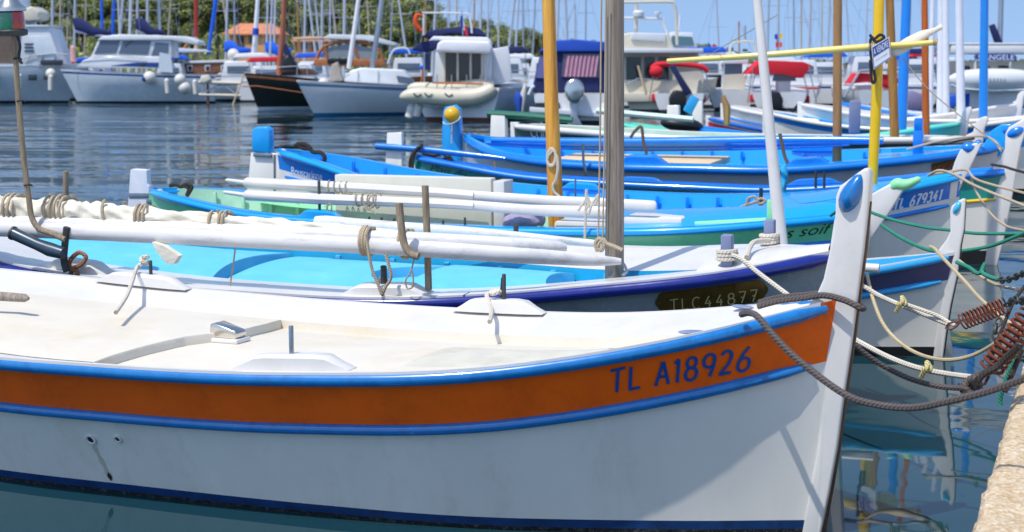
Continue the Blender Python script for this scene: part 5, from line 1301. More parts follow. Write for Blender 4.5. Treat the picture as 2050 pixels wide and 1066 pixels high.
# 6 trawler yacht, stern to us
f = FB('motor_trawler', 'white motor trawler seen from astern with a white awning, sliding doors and navy flybridge canopy', 'boat', 925, 242)
f.hull(8.6, 3.9, 1.55, 1.25, 66, [FWHITE, FCREAM, mat('antifoul_red', '#5a2a22', .6)], x0=3.9)
f.box('saloon', 868, 96, 985, 172, .25, 4.0, FWHITE, .05)
f.poly('side_wall', [(985, 98), (1018, 92), (1026, 162), (985, 172)], .6, 4.2, FWHITE, .03)
for x0, x1 in ((891, 914), (918, 939), (945, 963)): f.box('door_pane', x0, 107, x1, 170, .18, .30, mat_glass('brown_glass', (.05, .035, .025), .08), .0)
for x in (889, 916, 942, 965): f.box('door_frame', x - 2, 104, x + 2, 172, .14, .28, FCREAM, .01)
aw = f.poly('awning', [(874, 104), (878, 86), (890, 82), (980, 84), (986, 96), (984, 108)], -.55, 2.2, CANW, .08)
f.tube('awning_pole', [(872, 104), (868, 168)], .025, ALU, -.5); f.tube('awning_pole', [(982, 106), (972, 165)], .025, ALU, -.5)
f.poly('flybridge_canopy', [(845, 72), (858, 60), (920, 52), (960, 56), (974, 72), (960, 70), (900, 66), (850, 76)], .8, 3.4, CANN, .05)
f.poly('side_canopy', [(822, 100), (842, 84), (880, 80), (876, 98), (850, 104)], .2, 2.0, CANN, .05)
f.poly('flybridge_coaming', [(856, 82), (866, 72), (976, 74), (986, 86)], .6, 3.2, FWHITE, .06)
f.tube('arch', [(846, 70), (846, 28), (850, 25), (932, 26), (940, 34), (944, 66)], .035, FWHITE, .7, sm=2)
f.tube('deck_rail', [(870, 166), (968, 168)], .04, ORWOOD, -.45)
for px in (876, 905, 935, 962): f.tube('stanchion', [(px, 150), (px, 180)], .02, ALU, -.4)
f.tube('ladder_side', [(850, 105), (850, 165)], .03, ALU, -.2); f.box('blue_screen', 848, 108, 862, 140, -.2, -.15, CANN, .0)
f.tube('side_deck_rail', [(1000, 160, 2), (1058, 165, 4)], .06, FCREAM)
f.tube('flagstaff', [(925, 20), (927, 75)], .02, ALU, -.1)
fl = MB(); P = [f.u(a, b, -.12) for a, b in ((922, 30), (926, 46), (934, 74), (930, 30), (932, 48), (938, 76))]
fg = f.poly('flag_blue', [(922, 34), (926, 30), (928, 58), (922, 52)], -.14, -.12, BWIN, .0); f.poly('flag_white', [(926, 40), (929, 44), (934, 66), (928, 60)], -.13, -.11, WWIN, .0); f.poly('flag_red', [(929, 52), (935, 56), (937, 76), (932, 72)], -.14, -.12, RWIN, .0)
lb = MB().tube(smoothpath([f.u(a, b, -.1) for a, b in ((845, 32), (837, 30), (833, 38), (834, 50), (840, 60), (845, 62))], 5), [.05] * 6 + [.1] * 14 + [.08] * 6, 10); lb.build('lifebuoy', ORB, f.o)
for px, py in ((824, 224), (838, 222)): f.tube('fender', [(px + 4, py - 16), (px + 3, py - 10), (px - 2, py + 10), (px - 2, py + 14)], [.05, .17, .17, .06], FEND, -.8, 10)
f.tube('fender', [(1036, 183), (1038, 195), (1040, 225)], [.06, .2, .12], CANB, -.3, 10); f.tube('fender', [(1052, 170), (1048, 190), (1044, 225)], [.06, .14, .1], FEND, -.3, 10)
d = FB('inflatable_dinghy', 'pale inflatable dinghy hung across the stern of the motor trawler', 'dinghy', 900, 205, Y=61.0)
d.tube('near_tube', [(802, 196), (812, 193), (836, 191), (900, 196), (950, 194), (978, 184), (988, 174)], [.03, .2, .3, .32, .32, .3, .2], FCREAM, -.5, 12, sm=4)
d.tube('far_tube', [(815, 182), (830, 176), (900, 178), (960, 172), (988, 174)], [.06, .2, .24, .26, .2], FCREAM, .6, 12, sm=4)
d.poly('floor', [(830, 190), (835, 184), (960, 180), (965, 190)], -.4, .5, FCREAM, .02)
d.poly('hull_bottom', [(838, 206), (975, 204), (960, 216), (850, 216)], -.3, .5, FBLUE, .05)
for px in (838, 860, 900): d.tube('grab_line', [(px - 8, 186), (px, 193), (px + 8, 188)], .02, BLACK, -.82)

# 7 boat with blue canopy and silver outboard
f = FB('motorboat', 'white motorboat under a blue canopy with a pink curtained window, stern towards us', 'boat', 1150, 249)
f.hull(6.0, 3.2, 1.3, 1.1, 84, [FWHITE, FWHITE, WEEDB], x0=2.7)
f.poly('canopy', [(1066, 184), (1084, 104), (1222, 104), (1236, 184)], .15, 2.6, CANN, .04)
f.poly('canopy_roof', [(1078, 104), (1104, 82), (1150, 79), (1212, 84), (1228, 104)], .0, 2.8, CANB, .05)
f.poly('window', [(1128, 108), (1206, 108), (1200, 156), (1124, 154)], .1, .16, mat_glass('pvc_window', (.10, .10, .14), .15), .0)
mb = MB(); rows = []
for i in range(41):
    q = i / 40; a = f.u(1134 + 66 * q, 112); b = f.u(1128 + 66 * q, 154); dy = .07 + .03 * math.sin(q * 50)
    rows.append([Vector((a.x, dy, a.z)), Vector((b.x, dy - .01, b.z))])
mb.rings(rows, closed=False).build('curtain', PINK, f.o)
f.poly('side_window', [(1072, 156), (1082, 112), (1108, 110), (1104, 158)], .1, .16, mat('pvc_mauve', '#6f6fa8', .3), .0)
f.box('transom_well', 1072, 206, 1120, 232, -.32, .2, BLACK, .02)
f.poly('swim_platform', [(1060, 214), (1226, 226), (1226, 236), (1060, 224)], -.7, -.2, FWHITE, .02)
om = f.poly('outboard_cowl', [(1128, 176), (1133, 162), (1146, 156), (1160, 160), (1168, 174), (1166, 192), (1156, 206), (1138, 206), (1130, 192)], -1.1, -.45, CHROME, .12)
f.poly('outboard_leg', [(1138, 204), (1158, 204), (1154, 232), (1164, 250), (1134, 250), (1142, 228)], -.95, -.65, ALU, .05)
f.tube('cleat', [(1058, 190), (1064, 176), (1070, 172)], .05, FWHITE, -.2)

# 8 cream flybridge cruiser
f = FB('motor_yacht', 'cream flybridge motor yacht with sliding glass doors and a radar arch, behind the grey mast', 'yacht', 1325, 225)
f.hull(10, 4.0, 1.8, 1.5, 75, [FCREAM, FCREAM, WEEDB], x0=4.5)
f.box('saloon', 1236, 106, 1400, 186, .3, 5, FCREAM, .05)
for x0, x1 in ((1254, 1284), (1290, 1312), (1318, 1340)): f.box('door_pane', x0, 114, x1, 176, .22, .34, mat_glass('green_glass', (.04, .055, .045), .06), .0)
f.box('aft_overhang', 1228, 98, 1404, 107, -.8, 5.2, FWHITE, .04)
f.poly('flybridge', [(1232, 100), (1236, 72), (1260, 66), (1336, 68), (1350, 100)], -.3, 3.5, FCREAM, .08)
f.poly('flybridge_seat', [(1262, 80), (1264, 66), (1330, 68), (1332, 84)], -.42, -.25, FWHITE, .04)
f.tube('arch', [(1248, 4), (1340, 3), (1352, 8), (1356, 30), (1358, 90)], .07, FCREAM, .6, sm=3)
f.tube('radar_mast', [(1240, 36), (1320, 38), (1330, 46), (1350, 104)], .06, FWHITE, .3, sm=2); f.tube('radar_post', [(1276, 8), (1275, 66)], .09, FCREAM, .6)
MB().lathe([(.25, 0), (.27, .05), (.27, .22), (.2, .3), (.02, .31)], f.u(1279, 34, .3), n=16).build('radar_dome', FWHITE, f.o)
MB().lathe([(.05, -.2), (.05, 0), (.18, .02), (.18, .1), (.02, .12)], f.u(1318, 28, .3), n=14).build('gps_dome', FWHITE, f.o)
f.tube('stern_rail', [(1250, 170), (1275, 158), (1335, 162), (1400, 178)], .03, ALU, -.6)
f.tube('oar_stick', [(1275, 132), (1290, 185)], .05, TAN, -.6)
f.box('cockpit_coaming', 1240, 186, 1400, 204, -.6, .4, FCREAM, .04)
g = FB('motor_yacht', 'second flybridge motor yacht with a curved tinted screen, right of the cream one', 'yacht', 1440, 215, Y=92)
g.hull(11, 4, 2.0, 1.7, 80, [FWHITE, FWHITE, WEEDB], x0=5)
g.poly('superstructure', [(1366, 190), (1370, 110), (1380, 102), (1470, 104), (1500, 116), (1505, 190)], .5, 5, FWHITE, .08)
g.poly('flybridge', [(1335, 104), (1338, 76), (1346, 64), (1388, 66), (1392, 82), (1400, 104)], .2, 4, FWHITE, .06)
g.poly('flybridge_screen', [(1342, 92), (1346, 72), (1386, 74), (1390, 90)], .12, .3, mat_glass('teal_glass', (.10, .2, .22), .08), .0)
g.tube('handrail', [(1370, 98), (1420, 96), (1460, 104), (1480, 112)], .03, FWHITE, .4)
g.tube('roof_rack', [(1466, 104), (1470, 88), (1480, 84), (1512, 84), (1518, 104)], .06, FCREAM, 1.0, sm=2)
g.tube('antenna', [(1362, 60), (1366, 28)], .06, FWHITE, 1); g.tube('antenna', [(1499, 78), (1499, 50)], .07, ALU, 1.5)
g.poly('flag_blue', [(1418, 84), (1422, 90), (1424, 98), (1417, 98)], 0, .02, BWIN, 0); g.poly('flag_red', [(1427, 88), (1434, 90), (1432, 95), (1426, 94)], 0, .02, RWIN, 0)
g.box('dark_window', 1380, 120, 1450, 150, .44, .6, GLASS, .0)

# 9 red bimini boats
def bimini_boat(label, cx, wl, x0, x1, ytop, ybase, roll, canvas, panel, eng, seats=True):
    f = FB('open_motorboat', label, 'boat', cx, wl, 'open motorboats with red sun covers')
    w = (x1 - x0) * f.m
    f.hull(5.6, max(w * .95, 2.0), 1.15, .9, 80, [FWHITE, FWHITE, WEEDB], x0=2.5)
    if roll:
        f.tube('bimini_cover', [(x0, ytop + 8), (x0 + 14, ytop), ((x0 + x1) / 2, ytop - 1), (x1 - 14, ytop + 4), (x1, ytop + 14)], [.10, .14, .12, .12, .10], CANR, .1, 10, sm=4)
        f.ball('cover_end', x0 + 10, ytop + 14, .0, (.32, .2, .28), CANR)
    else:
        f.poly('bimini_cover', [(x0, ytop + 22), (x0 + 24, ytop), (x1 - 18, ytop + 3), (x1, ytop + 10), (x1 - 18, ytop + 36), (x0 + 60, ytop + 27), (x0 - 4, ytop + 28)], .1, 2.2, CANR, .015)
    for a, b in ((x0 + 6, x0 - 4), (x1 - 6, x1 + 10)):
        f.tube('bimini_frame', [(a, ytop + 12, .1), (b, ybase, .2)], .028, ALU); f.tube('bimini_frame', [(a, ytop + 12, 2.0), (b, ybase, 2.0)], .028, ALU)
    if panel: f.poly('canvas_screen', panel, .5, .56, CANC, .0)
    cxm = (x0 + x1) / 2
    f.box('console', cxm - 2, ytop + 36, cxm + 26, ybase, .9, 1.6, FWHITE, .06)
    f.poly('windscreen', [(cxm - 12, ytop + 42), (cxm - 8, ytop + 22), (cxm + 32, ytop + 22), (cxm + 36, ytop + 42)], .85, .9, GLASSB, .0)
    if seats:
        f.box('seat', x0 + 2, ybase - 16, x0 + 26, ybase, .1, .6, CANR, .05); f.box('seat', x1 - 36, ybase - 14, x1 - 4, ybase + 2, .1, .6, CANR, .05)
    ex = eng
    f.poly('outboard_cowl', [(ex - 16, ybase + 14), (ex - 18, ybase - 8), (ex - 8, ybase - 24), (ex + 10, ybase - 22), (ex + 18, ybase - 6), (ex + 14, ybase + 16)], -.9, -.4, BLACK, .1)
    f.poly('outboard_leg', [(ex - 8, ybase + 14), (ex + 8, ybase + 14), (ex + 6, ybase + 42), (ex - 6, ybase + 42)], -.75, -.5, BLACK, .04)
    return f
f = bimini_boat('open motorboat with a rolled red sun cover, left of the three red ones', 1360, 226, 1304, 1418, 130, 204, True, CANR, [(1346, 192), (1350, 146), (1404, 142), (1412, 150), (1408, 190)], 1354)
f.poly('boom_cover', [(1338, 132), (1348, 130), (1384, 186), (1370, 192)], -.5, -.3, CANN, .05)
bimini_boat('open motorboat with a spread red sun cover, right of the leaning white mast', 1560, 222, 1502, 1626, 121, 206, False, CANR, None, 1545)
f = FB('open_motorboat', 'open motorboat with a small red sun cover, between the yellow and the blue masts', 'boat', 1755, 222, 'open motorboats with red sun covers')
f.hull(5.6, 2.4, 1.2, 1.0, 100, [FWHITE, FWHITE, WEEDB], x0=2.5)
f.poly('bimini_cover', [(1706, 168), (1722, 146), (1788, 150), (1804, 160), (1792, 176), (1750, 164)], .1, 2.0, CANR, .05)
f.tube('bimini_frame', [(1690, 195), (1722, 142), (1800, 138)], .07, ALU, .0); f.tube('bimini_frame', [(1796, 172), (1806, 205)], .03, ALU, .0)
f.box('console', 1722, 172, 1760, 206, .6, 1.4, FWHITE, .06)
f.poly('outboard_cowl', [(1722, 232), (1726, 214), (1742, 206), (1752, 216), (1752, 234)], -.8, -.3, BLACK, .1)
f.box('tan_seat', 1704, 206, 1740, 228, -.2, .5, mat('tan_cover', '#a9845c', .7), .05)
f = FB('cabin_boat', 'small cabin boat closed with cream canvas panels, between two red sun covers', 'boat', 1465, 220, Y=80)
f.hull(6, 2.4, 1.2, 1.0, 85, [FWHITE, FWHITE, WEEDB], x0=2.6)
f.poly('canvas_screen', [(1446, 194), (1450, 150), (1490, 148), (1494, 160), (1490, 196)], .2, .26, CANC, .0)
f.box('windscreen', 1452, 128, 1488, 150, .3, .36, GLASSB, .0)
f.poly('canopy', [(1444, 128), (1450, 116), (1492, 114), (1500, 128)], .1, 2, FWHITE, .04)
f.box('dark_locker', 1420, 150, 1448, 176, .6, 1.2, BLACK, .05)
f.poly('yellow_strip', [(1486, 206), (1486, 202), (1526, 200), (1526, 206)], .0, .1, YELLOW, .0)
f.tube('frame', [(1500, 200), (1512, 146)], .03, FWHITE, .0)
f = FB('classic_launch', 'long low wooden launch with a dark cover, behind the second red sun cover', 'boat', 1690, 205, Y=95)
f.hull(8, 2.5, 1.4, 1.2, 170, [FCREAM, BRWOOD, WEEDB])
f.poly('cover', [(1620, 196), (1626, 180), (1700, 182), (1712, 200)], -.8, .8, mat('cover_brown', '#55392f', .8), .05)
f.poly('wheelhouse', [(1622, 180), (1624, 150), (1652, 150), (1654, 180)], -.5, .6, FCREAM, .03)
f.poly('pennant_red', [(1630, 140), (1640, 131), (1638, 142)], -.2, -.18, RWIN, 0); f.tube('post', [(1637, 128), (1637, 152)], .04, FCREAM, -.1)

# 13 hardtop boat with the name board
f = FB('hardtop_boat', 'white hardtop boat carrying an upturned dinghy and a blue name board, at right', 'boat', 1985, 222)
f.hull(9, 3.8, 1.6, 1.3, 80, [FWHITE, FWHITE, WEEDB], x0=4)
f.box('saloon', 1918, 122, 2080, 150, .4, 3, FCREAM, .04)
for px in (1934, 1974, 2012): f.poly('window', [(px - 12, 140), (px - 8, 132), (px + 10, 132), (px + 14, 140)], .32, .45, GLASS, .0)
f.box('hardtop', 1900, 92, 2090, 108, -.4, 3, FWHITE, .05); f.box('roof_rail', 1880, 86, 2090, 90, -.3, 3, FWHITE, .02)
for px in (1950, 2020): f.tube('post', [(px, 106), (px, 140)], .05, FWHITE, -.2)
nb = f.poly('name_board', [(1944, 115), (1952, 108), (2024, 109), (2030, 116), (2024, 122), (1952, 121)], -.5, -.44, SGB, .0)
tm = text_mesh("S'ANGELE"); x1 = max(p.x for p in tm.v); a = f.u(1952, 120); b = f.u(2024, 110)
out = MB(); out.add([Vector((a.x + (b.x - a.x) * p.x / x1, -.515, a.z + (b.z - a.z) * p.y / .7)) for p in tm.v], tm.f); out.build('lettering', WTEXT, nb, smooth=0)
for i in range(4): f.box('shutter', 1946, 184 + 8 * i, 2018, 188 + 8 * i, .0, .1, FNAVY, .01)
f.box('cabin_door', 1944, 182, 2020, 218, .05, .5, mat('shutter_grey', '#8d97ab', .5), .02)
for px in (1944, 1974, 2000, 2020): f.tube('frame', [(px, 182), (px, 218)], .03, FCREAM, -.05)
f.poly('blue_cover', [(1898, 192), (1940, 186), (1942, 214), (1900, 216)], -.3, .4, CANBB, .05); f.poly('blue_cover', [(2022, 188), (2080, 186), (2080, 218), (2022, 216)], -.3, .4, CANBB, .05)
d = FB('upturned_dinghy', 'white upturned dinghy carried across the stern of the hardtop boat', 'dinghy', 1985, 182, Y=f.Y - .8)
mb = MB(); rows = []
for i in range(17):
    q = i / 16; px = 1896 + 190 * q; w = (1 - abs(2 * q - 1) ** 3.0)
    c = d.u(px, 160); r = []
    for j in range(12):
        a = 2 * PI * j / 12; r.append(Vector((c.x, math.cos(a) * .5 * max(w, .05), c.z + math.sin(a) * .54 * max(w, .05) ** .6)))
    rows.append(r)
mb.rings(rows).build('hull', FWHITE, d.o)
d.tube('rub_strip', [(1900, 170), (1920, 178), (1985, 182), (2060, 180)], .06, FBLUE, -.3)
for i in range(6): d.box('mark', 1968 + i * 7, 157, 1970 + i * 7, 163, -.56, -.46, ALU, .0)
for (pts, lab) in ((((1776, 228), (1800, 224), (1812, 232), (1790, 234)), 'bright yellow float lying by the orange mast'), (((1914, 214), (1936, 218), (1958, 236), (1930, 234)), 'bright yellow float leaning against the white boats at the right')):
    P = [at_Y(a, b, 40) for a, b in pts]; o = MB().prism([(p.x, p.z) for p in P], 'y', .25, off=40, bev=.05).build('float', mat('acid_yellow', '#e3ea1e', .5)); tag(o, lab, 'float')
# sail cover hanging at the right edge
f = FB('sailing_yacht', 'grey masted yacht with a navy sail cover at the upper right corner', 'yacht', 2010, 200, Y=120)
f.hull(9, 3, 1.5, 1.2, 85, [FWHITE, FNAVY, WEEDB], x0=4); f.tube('mast', [(2005, -40), (2002, 90), (2000, 180)], .2, ALU, 0); f.poly('sail_cover', [(1980, 52), (1990, 48), (2006, 84), (2004, 92), (1992, 88)], -.2, .2, CANN, .05)
f.poly('deckhouse', [(1960, 190), (1970, 165), (2040, 165), (2050, 190)], -.5, 2, FWHITE, .05)

# --- the crowd of yachts: (x at y=0, x at y=125, foot y, colour, Y, sail cover, words)
YA = [(58, 60, 110, 0, 126, 0, 'behind the flybridge yacht, bare white mast at the far left'),
 (105, 104, 112, 0, 120, 0, 'with a pale mast just right of the flybridge yacht'), (121, 119, 112, 1, 132, 0, 'with a thin tan mast beside the flybridge yacht screen'),
 (150, 148, 112, 0, 116, 1, 'with a stout grey mast and navy sail cover left of the cruiser'), (172, 168, 112, 1, 138, 0, 'with a thin mast above the navy sail cover'),
 (203, 206, 80, 3, 124, 0, 'with a blue furled jib above the cruiser roof, left one'), (229, 222, 80, 3, 121, 0, 'with a blue furled jib above the cruiser roof, right one'),
 (246, 236, 75, 0, 118, 0, 'with a leaning white mast over the cruiser windscreen'), (261, 258, 75, 0, 128, 0, 'with a straight white mast over the cruiser middle'),
 (275, 274, 75, 0, 117, 1, 'with a white mast and a navy sail cover over the cruiser roof'), (295, 294, 75, 0, 133, 0, 'with a broad pale mast over the cruiser side window'),
 (318, 322, 75, 0, 125, 0, 'with a pale mast leaning right over the cruiser roof'), (342, 333, 72, 1, 139, 0, 'with a thin leaning mast over the cruiser aft roof'),
 (455, 452, 110, 0, 116, 2, 'with a bright blue sail cover in front of the peach house'), (446, 466, 112, 1, 128, 0, 'with a tan leaning spar beside the peach house'),
 (516, 508, 120, 4, 118, 0, 'with a white furled jib banded blue, in front of the peach house'), (536, 533, 125, 0, 123, 2, 'with a pale mast right of the peach house roof'),
 (551, 548, 128, 0, 130, 0, 'with a pale mast left of the brown mast'), (611, 609, 95, 0, 126, 0, 'with a thin white mast between the black boat and the white yacht'),
 (618, 634, 95, 0, 134, 0, 'with a mast leaning left behind the black boat'), (631, 643, 95, 0, 128, 0, 'with a second mast leaning left behind the black boat'),
 (645, 644, 90, 0, 119, 0, 'with a blue grey mast above the orange framed canopy'), (661, 660, 90, 0, 137, 0, 'with a thin grey mast above the orange framed canopy'),
 (666, 676, 90, 1, 126, 0, 'with a tan leaning mast above the orange framed canopy'), (690, 688, 95, 0, 121, 0, 'with a white mast left of the white yacht'),
 (735, 742, 100, 1, 138, 0, 'with a tan mast between the two masts of the white yacht'), (798, 816, 110, 0, 117, 0, 'with a pale mast leaning left by the trawler'),
 (873, 866, 80, 0, 110, 0, 'with a white mast above the trawler canopy, left one'), (899, 897, 75, 0, 122, 0, 'with a white mast above the trawler canopy, right one'),
 (963, 960, 80, 0, 127, 0, 'with a thin mast right of the French flag'), (1030, 1016, 105, 0, 113, 0, 'with a cream mast leaning left of the orange mast'),
 (1038, 1031, 105, 0, 121, 0, 'with a grey mast left of the orange mast'), (1118, 1114, 90, 0, 124, 0, 'with a pale mast just right of the orange mast'),
 (1131, 1137, 90, 0, 131, 0, 'with a grey mast above the blue canopy'), (1539, 1536, 130, 0, 122, 0, 'with a grey mast right of the leaning white mast'),
 (1558, 1556, 130, 0, 128, 3, 'with small coloured signal flags on its mast'), (1623, 1618, 130, 0, 126, 0, 'with a grey mast left of the brown mast'),
 (1646, 1645, 130, 1, 140, 0, 'with a thin mast close left of the brown mast'), (1661, 1656, 130, 0, 133, 0, 'with a pale mast touching the brown mast'), (1806, 1804, 130, 1, 142, 0, 'with a thin mast behind the blue mast')]
HC = [FWHITE, FBLUE, FCREAM]
for i, (x0, x1, yf, c, Y, cov, words) in enumerate(YA):
    rnd = random.Random(i * 7 + 3)
    f = FB('sailing_yacht', 'yacht ' + words, 'yacht', x1, 190, 'sailing yachts moored across the water', Y=Y)
    f.hull(8.5 + rnd.random() * 2, 2.9, 1.5, 1.25, 80 + rnd.uniform(-25, 25), [HC[i % 3], FNAVY if i % 2 else FWHITE, WEEDB], x0=2.5)
    a = f.u(x1, 150)
    MB().prism([(a.x - 1.0, 1.3), (a.x - .8, 1.85), (a.x + .7, 1.9), (a.x + 1.05, 1.3)], 'y', 1.6, bev=.06, off=2.2).build('coachroof', FWHITE, f.o)
    mm = {0: ALUW, 1: mat('mast_tan', '#b5a58e', .5), 3: CANBB, 4: CANW}[c]
    r = rnd.uniform(.08, .12) * (.62 if c == 1 else 1)
    dx = (x0 - x1) / 125.0
    topy = -110 - rnd.random() * 120
    P = [f.u(x1 + dx * (125 - topy), topy), f.u(x1, 125), f.u(x1 - dx * 30, 165)]
    if c in (3, 4):
        MB().tube([P[0], P[1], P[2]], [.05, .15 if c == 3 else .22, .10], 8).build('furled_jib', mm, f.o)
        MB().tube([P[0] + Vector((.6, 2.5, 1)), P[2] + Vector((.8, 2.5, 0))], .08, 8).build('mast', ALUW, f.o)
        if c == 4: MB().tube([f.u(x1 + dx * 68, 57), f.u(x1 + dx * 55, 70)], .24, 10).build('blue_band', CANB, f.o)
    else:
        m_ = MB().tube(P, [r * .8, r, r], 8).build('mast', mm, f.o)
        for k in (.34, .64):
            q = P[0].lerp(P[1], k); MB().tube([q - Vector((.75, .1, 0)), q + Vector((.75, .1, 0))], .025, 5).build('spreader', ALUW, m_)
        for sx in (-1, 1): MB().tube([P[0], P[0].lerp(P[1], .6) + Vector((.75 * sx, 0, 0)), P[2] + Vector((1.1 * sx, .3, -.2))], .012, 4).build('shroud', ALU, f.o)
        MB().tube([P[0], P[2] + Vector((rnd.choice((-1, 1)) * rnd.uniform(1.5, 4), -2, -.5))], .013, 4).build('forestay', ALU, f.o)
    if cov in (1, 2):
        cm = CANN if cov == 1 else CANBB
        q = f.u(x1, 62 if cov == 1 else 103); e = f.u(x1 + (75 if x1 < 200 else 55), 66 if cov == 1 else 108)
        if cov == 2: q = f.u(x1, 108); e = f.u(x1 + 50, 100)
        MB().tube([q + Vector((0, 0, .9)), q + (e - q) * .12 + Vector((0, 0, .5)), q + (e - q) * .5, e], [.12, .5, .34, .14], 10, flat=.5).build('sail_cover', cm, f.o)
        MB().tube([q, e - Vector((0, 0, .35))], .1, 8).build('boom', ALUW, f.o)
    if cov == 3:
        for (a, b, m) in ((1553, 74, BWIN), (1563, 73, YELLOW), (1555, 90, RWIN), (1562, 90, ORB)): f.box('signal_flag', a - 3, b - 5, a + 3, b + 5, -.2, -.18, m, .0)
for px, Y, yw in ((165, 112, 20), (190, 118, -10), (345, 112, 8), (482, 108, 15), (505, 112, 70), (538, 106, 80), (602, 108, 60), (628, 112, 75), (820, 100, 80), (1012, 84, 80), (1032, 95, 70), (1100, 90, 85), (1425, 100, 80), (1560, 104, 85), (1660, 108, 70), (1790, 104, 80), (1850, 98, 85), (1290, 88, 80), (1410, 90, 84), (1530, 92, 82), (1600, 88, 78), (1650, 94, 80), (1735, 90, 84), (1770, 96, 76), (1830, 90, 80), (1880, 92, 82)):
    rnd = random.Random(px); f = FB('small_motorboat', 'small white motorboat in the back row, half hidden behind nearer boats', 'boat', px, 200, 'small motorboats in the back row', Y=Y)
    f.hull(6 + rnd.random(), 2.4, 1.5, 1.2, yw, [FWHITE, rnd.choice((FWHITE, FNAVY, REDP)), WEEDB])
    w = 1.0 + rnd.random() * .3; h = 1.1 + rnd.random() * .5
    MB().prism([(-w, 1.2), (-w * .75, 1.2 + h), (w * .7, 1.25 + h), (w, 1.2)], 'y', .8, bev=.08).build('cabin', FWHITE, f.o)
    MB().box((0, -.8, 1.2 + h * .62), (w * 1.2, .06, h * .34), bev=.02).build('window', GLASSB, f.o)
    if rnd.random() < .55:
        cm = rnd.choice((CANR, CANBB, CANW, CANN)); MB().prism([(-w * 1.1, 1.45 + h), (-w * .8, 1.75 + h), (w * .8, 1.8 + h), (w * 1.1, 1.5 + h)], 'y', .9, bev=.06).build('sun_cover', cm, f.o)
        for sx in (-1, 1): MB().tube([Vector((sx * w, -.8, 1.2)), Vector((sx * w * .9, -.8, 1.6 + h))], .025, 5).build('cover_frame', ALU, f.o)
    MB().tube([Vector((-w, -.9, 1.2)), Vector((-w, -.9, 1.9)), Vector((w, -.9, 2.0)), Vector((w, -.9, 1.2))], .025, 5).build('rail', ALU, f.o)
BACK = [134, 284, 470, 600, 722, 780, 852, 915, 948, 976, 998, 1048, 1066, 1150, 1172, 1440, 1480, 1590, 1604, 1700, 1732]
for i, px in enumerate(BACK):
    rnd = random.Random(px * 3 + 1); f = FB('sailing_yacht', 'distant yacht showing only a thin bare mast in the back rows of the marina', 'yacht', px, 190, 'distant yachts in the back rows', Y=rnd.uniform(140, 175))
    f.hull(9, 3, 1.5, 1.2, 80 + rnd.uniform(-20, 20), [FWHITE, FWHITE, WEEDB], x0=2)
    ln = rnd.uniform(-10, 10) if rnd.random() < .4 else rnd.uniform(-2, 2); ty = rnd.uniform(-90, -5) if rnd.random() < .7 else rnd.uniform(0, 45)
    P = [f.u(px + ln, ty), f.u(px, 120), f.u(px, 170)]; mm = rnd.choice((ALUW, ALU, BROWNW, mat('mast_tan', '#b5a58e', .5)))
    m_ = MB().tube(P, [.07, .09, .1], 7).build('mast', mm, f.o); q = P[0].lerp(P[1], .5)
    MB().tube([q - Vector((.8, 0, 0)), q + Vector((.8, 0, 0))], .03, 5).build('spreader', mm, m_)
    MB().tube([P[0], P[2] + Vector((rnd.choice((-1, 1)) * rnd.uniform(2, 5), -1, -.5))], .016, 4).build('forestay', ALU, f.o)
    MB().tube([P[0], q + Vector((-.8, 0, 0)), P[2] + Vector((-1.1, 0, 0))], .014, 4).build('shroud', ALU, f.o)
f = FB('canopy_yacht', 'wooden motor sailer with an orange wooden windscreen frame and long awning', 'yacht', 710, 205, Y=96)
f.hull(9, 3, 1.7, 1.4, 10, [BRWOOD, ORWOOD, WEEDB])
f.poly('awning', [(650, 78), (664, 70), (745, 72), (798, 88), (792, 94), (735, 82)], -1.2, 1.2, FWHITE, .03); f.poly('fore_awning', [(590, 76), (648, 75), (648, 79), (592, 80)], -1.0, 1.0, TAN, .02)
f.tube('windscreen_frame', [(638, 120), (652, 94), (700, 84), (756, 94), (768, 122)], .1, ORWOOD, -1, sm=2); f.tube('windscreen_frame', [(706, 84), (722, 118)], .09, ORWOOD, -1); f.tube('windscreen_frame', [(652, 94), (660, 116)], .09, ORWOOD, -1)
f.poly('windscreen', [(646, 116), (656, 98), (700, 88), (750, 98), (760, 118)], -.96, -.93, mat_glass('pale_glass', (.25, .28, .3), .1), .0)
f.poly('coaming', [(630, 132), (636, 118), (770, 120), (776, 134)], -1.1, 1.1, ORWOOD, .04); f.box('dark_bag', 660, 118, 700, 128, -1.25, -1.0, BLACK, .03)
# ------------------------------------------------------------------ shore, wood, house
def gfac(px): 
    if px < 650: return 1.0
    if px > 1120: return 0.0
    q = (px - 650) / 470; return 1 - q * q * (3 - 2 * q)
def shore(px): return 205 + (1 - gfac(px)) * 95
def ground(px, Dd):
    s = shore(px); return .6 + max(Dd - s, 0) * (.012 + .088 * gfac(px)) + .4 * noise.noise(Vector((px * .01, Dd * .03, 0)))
def wpt(px, Dd, z): return Vector(((px - 1025) / FPX * Dd, Dd, z))
GROUNDM = mat('hill_scrub', '#4f5a2c', .95, .35, .12, stain='#6e6444', stain_amt=.6, stain_scale=.06)
rows = []
for i in range(60):
    px = -900 + i * 70; row = []
    for j in range(22):
        Dd = shore(px) + (-3 if j == 0 else (j - 1) * 22); row.append(wpt(px, Dd, -1.0 if j == 0 else ground(px, Dd)))
    rows.append(row)
h = MB().rings(rows, closed=False).build('hill', GROUNDM, None, smooth=80); h['kind'] = 'structure'

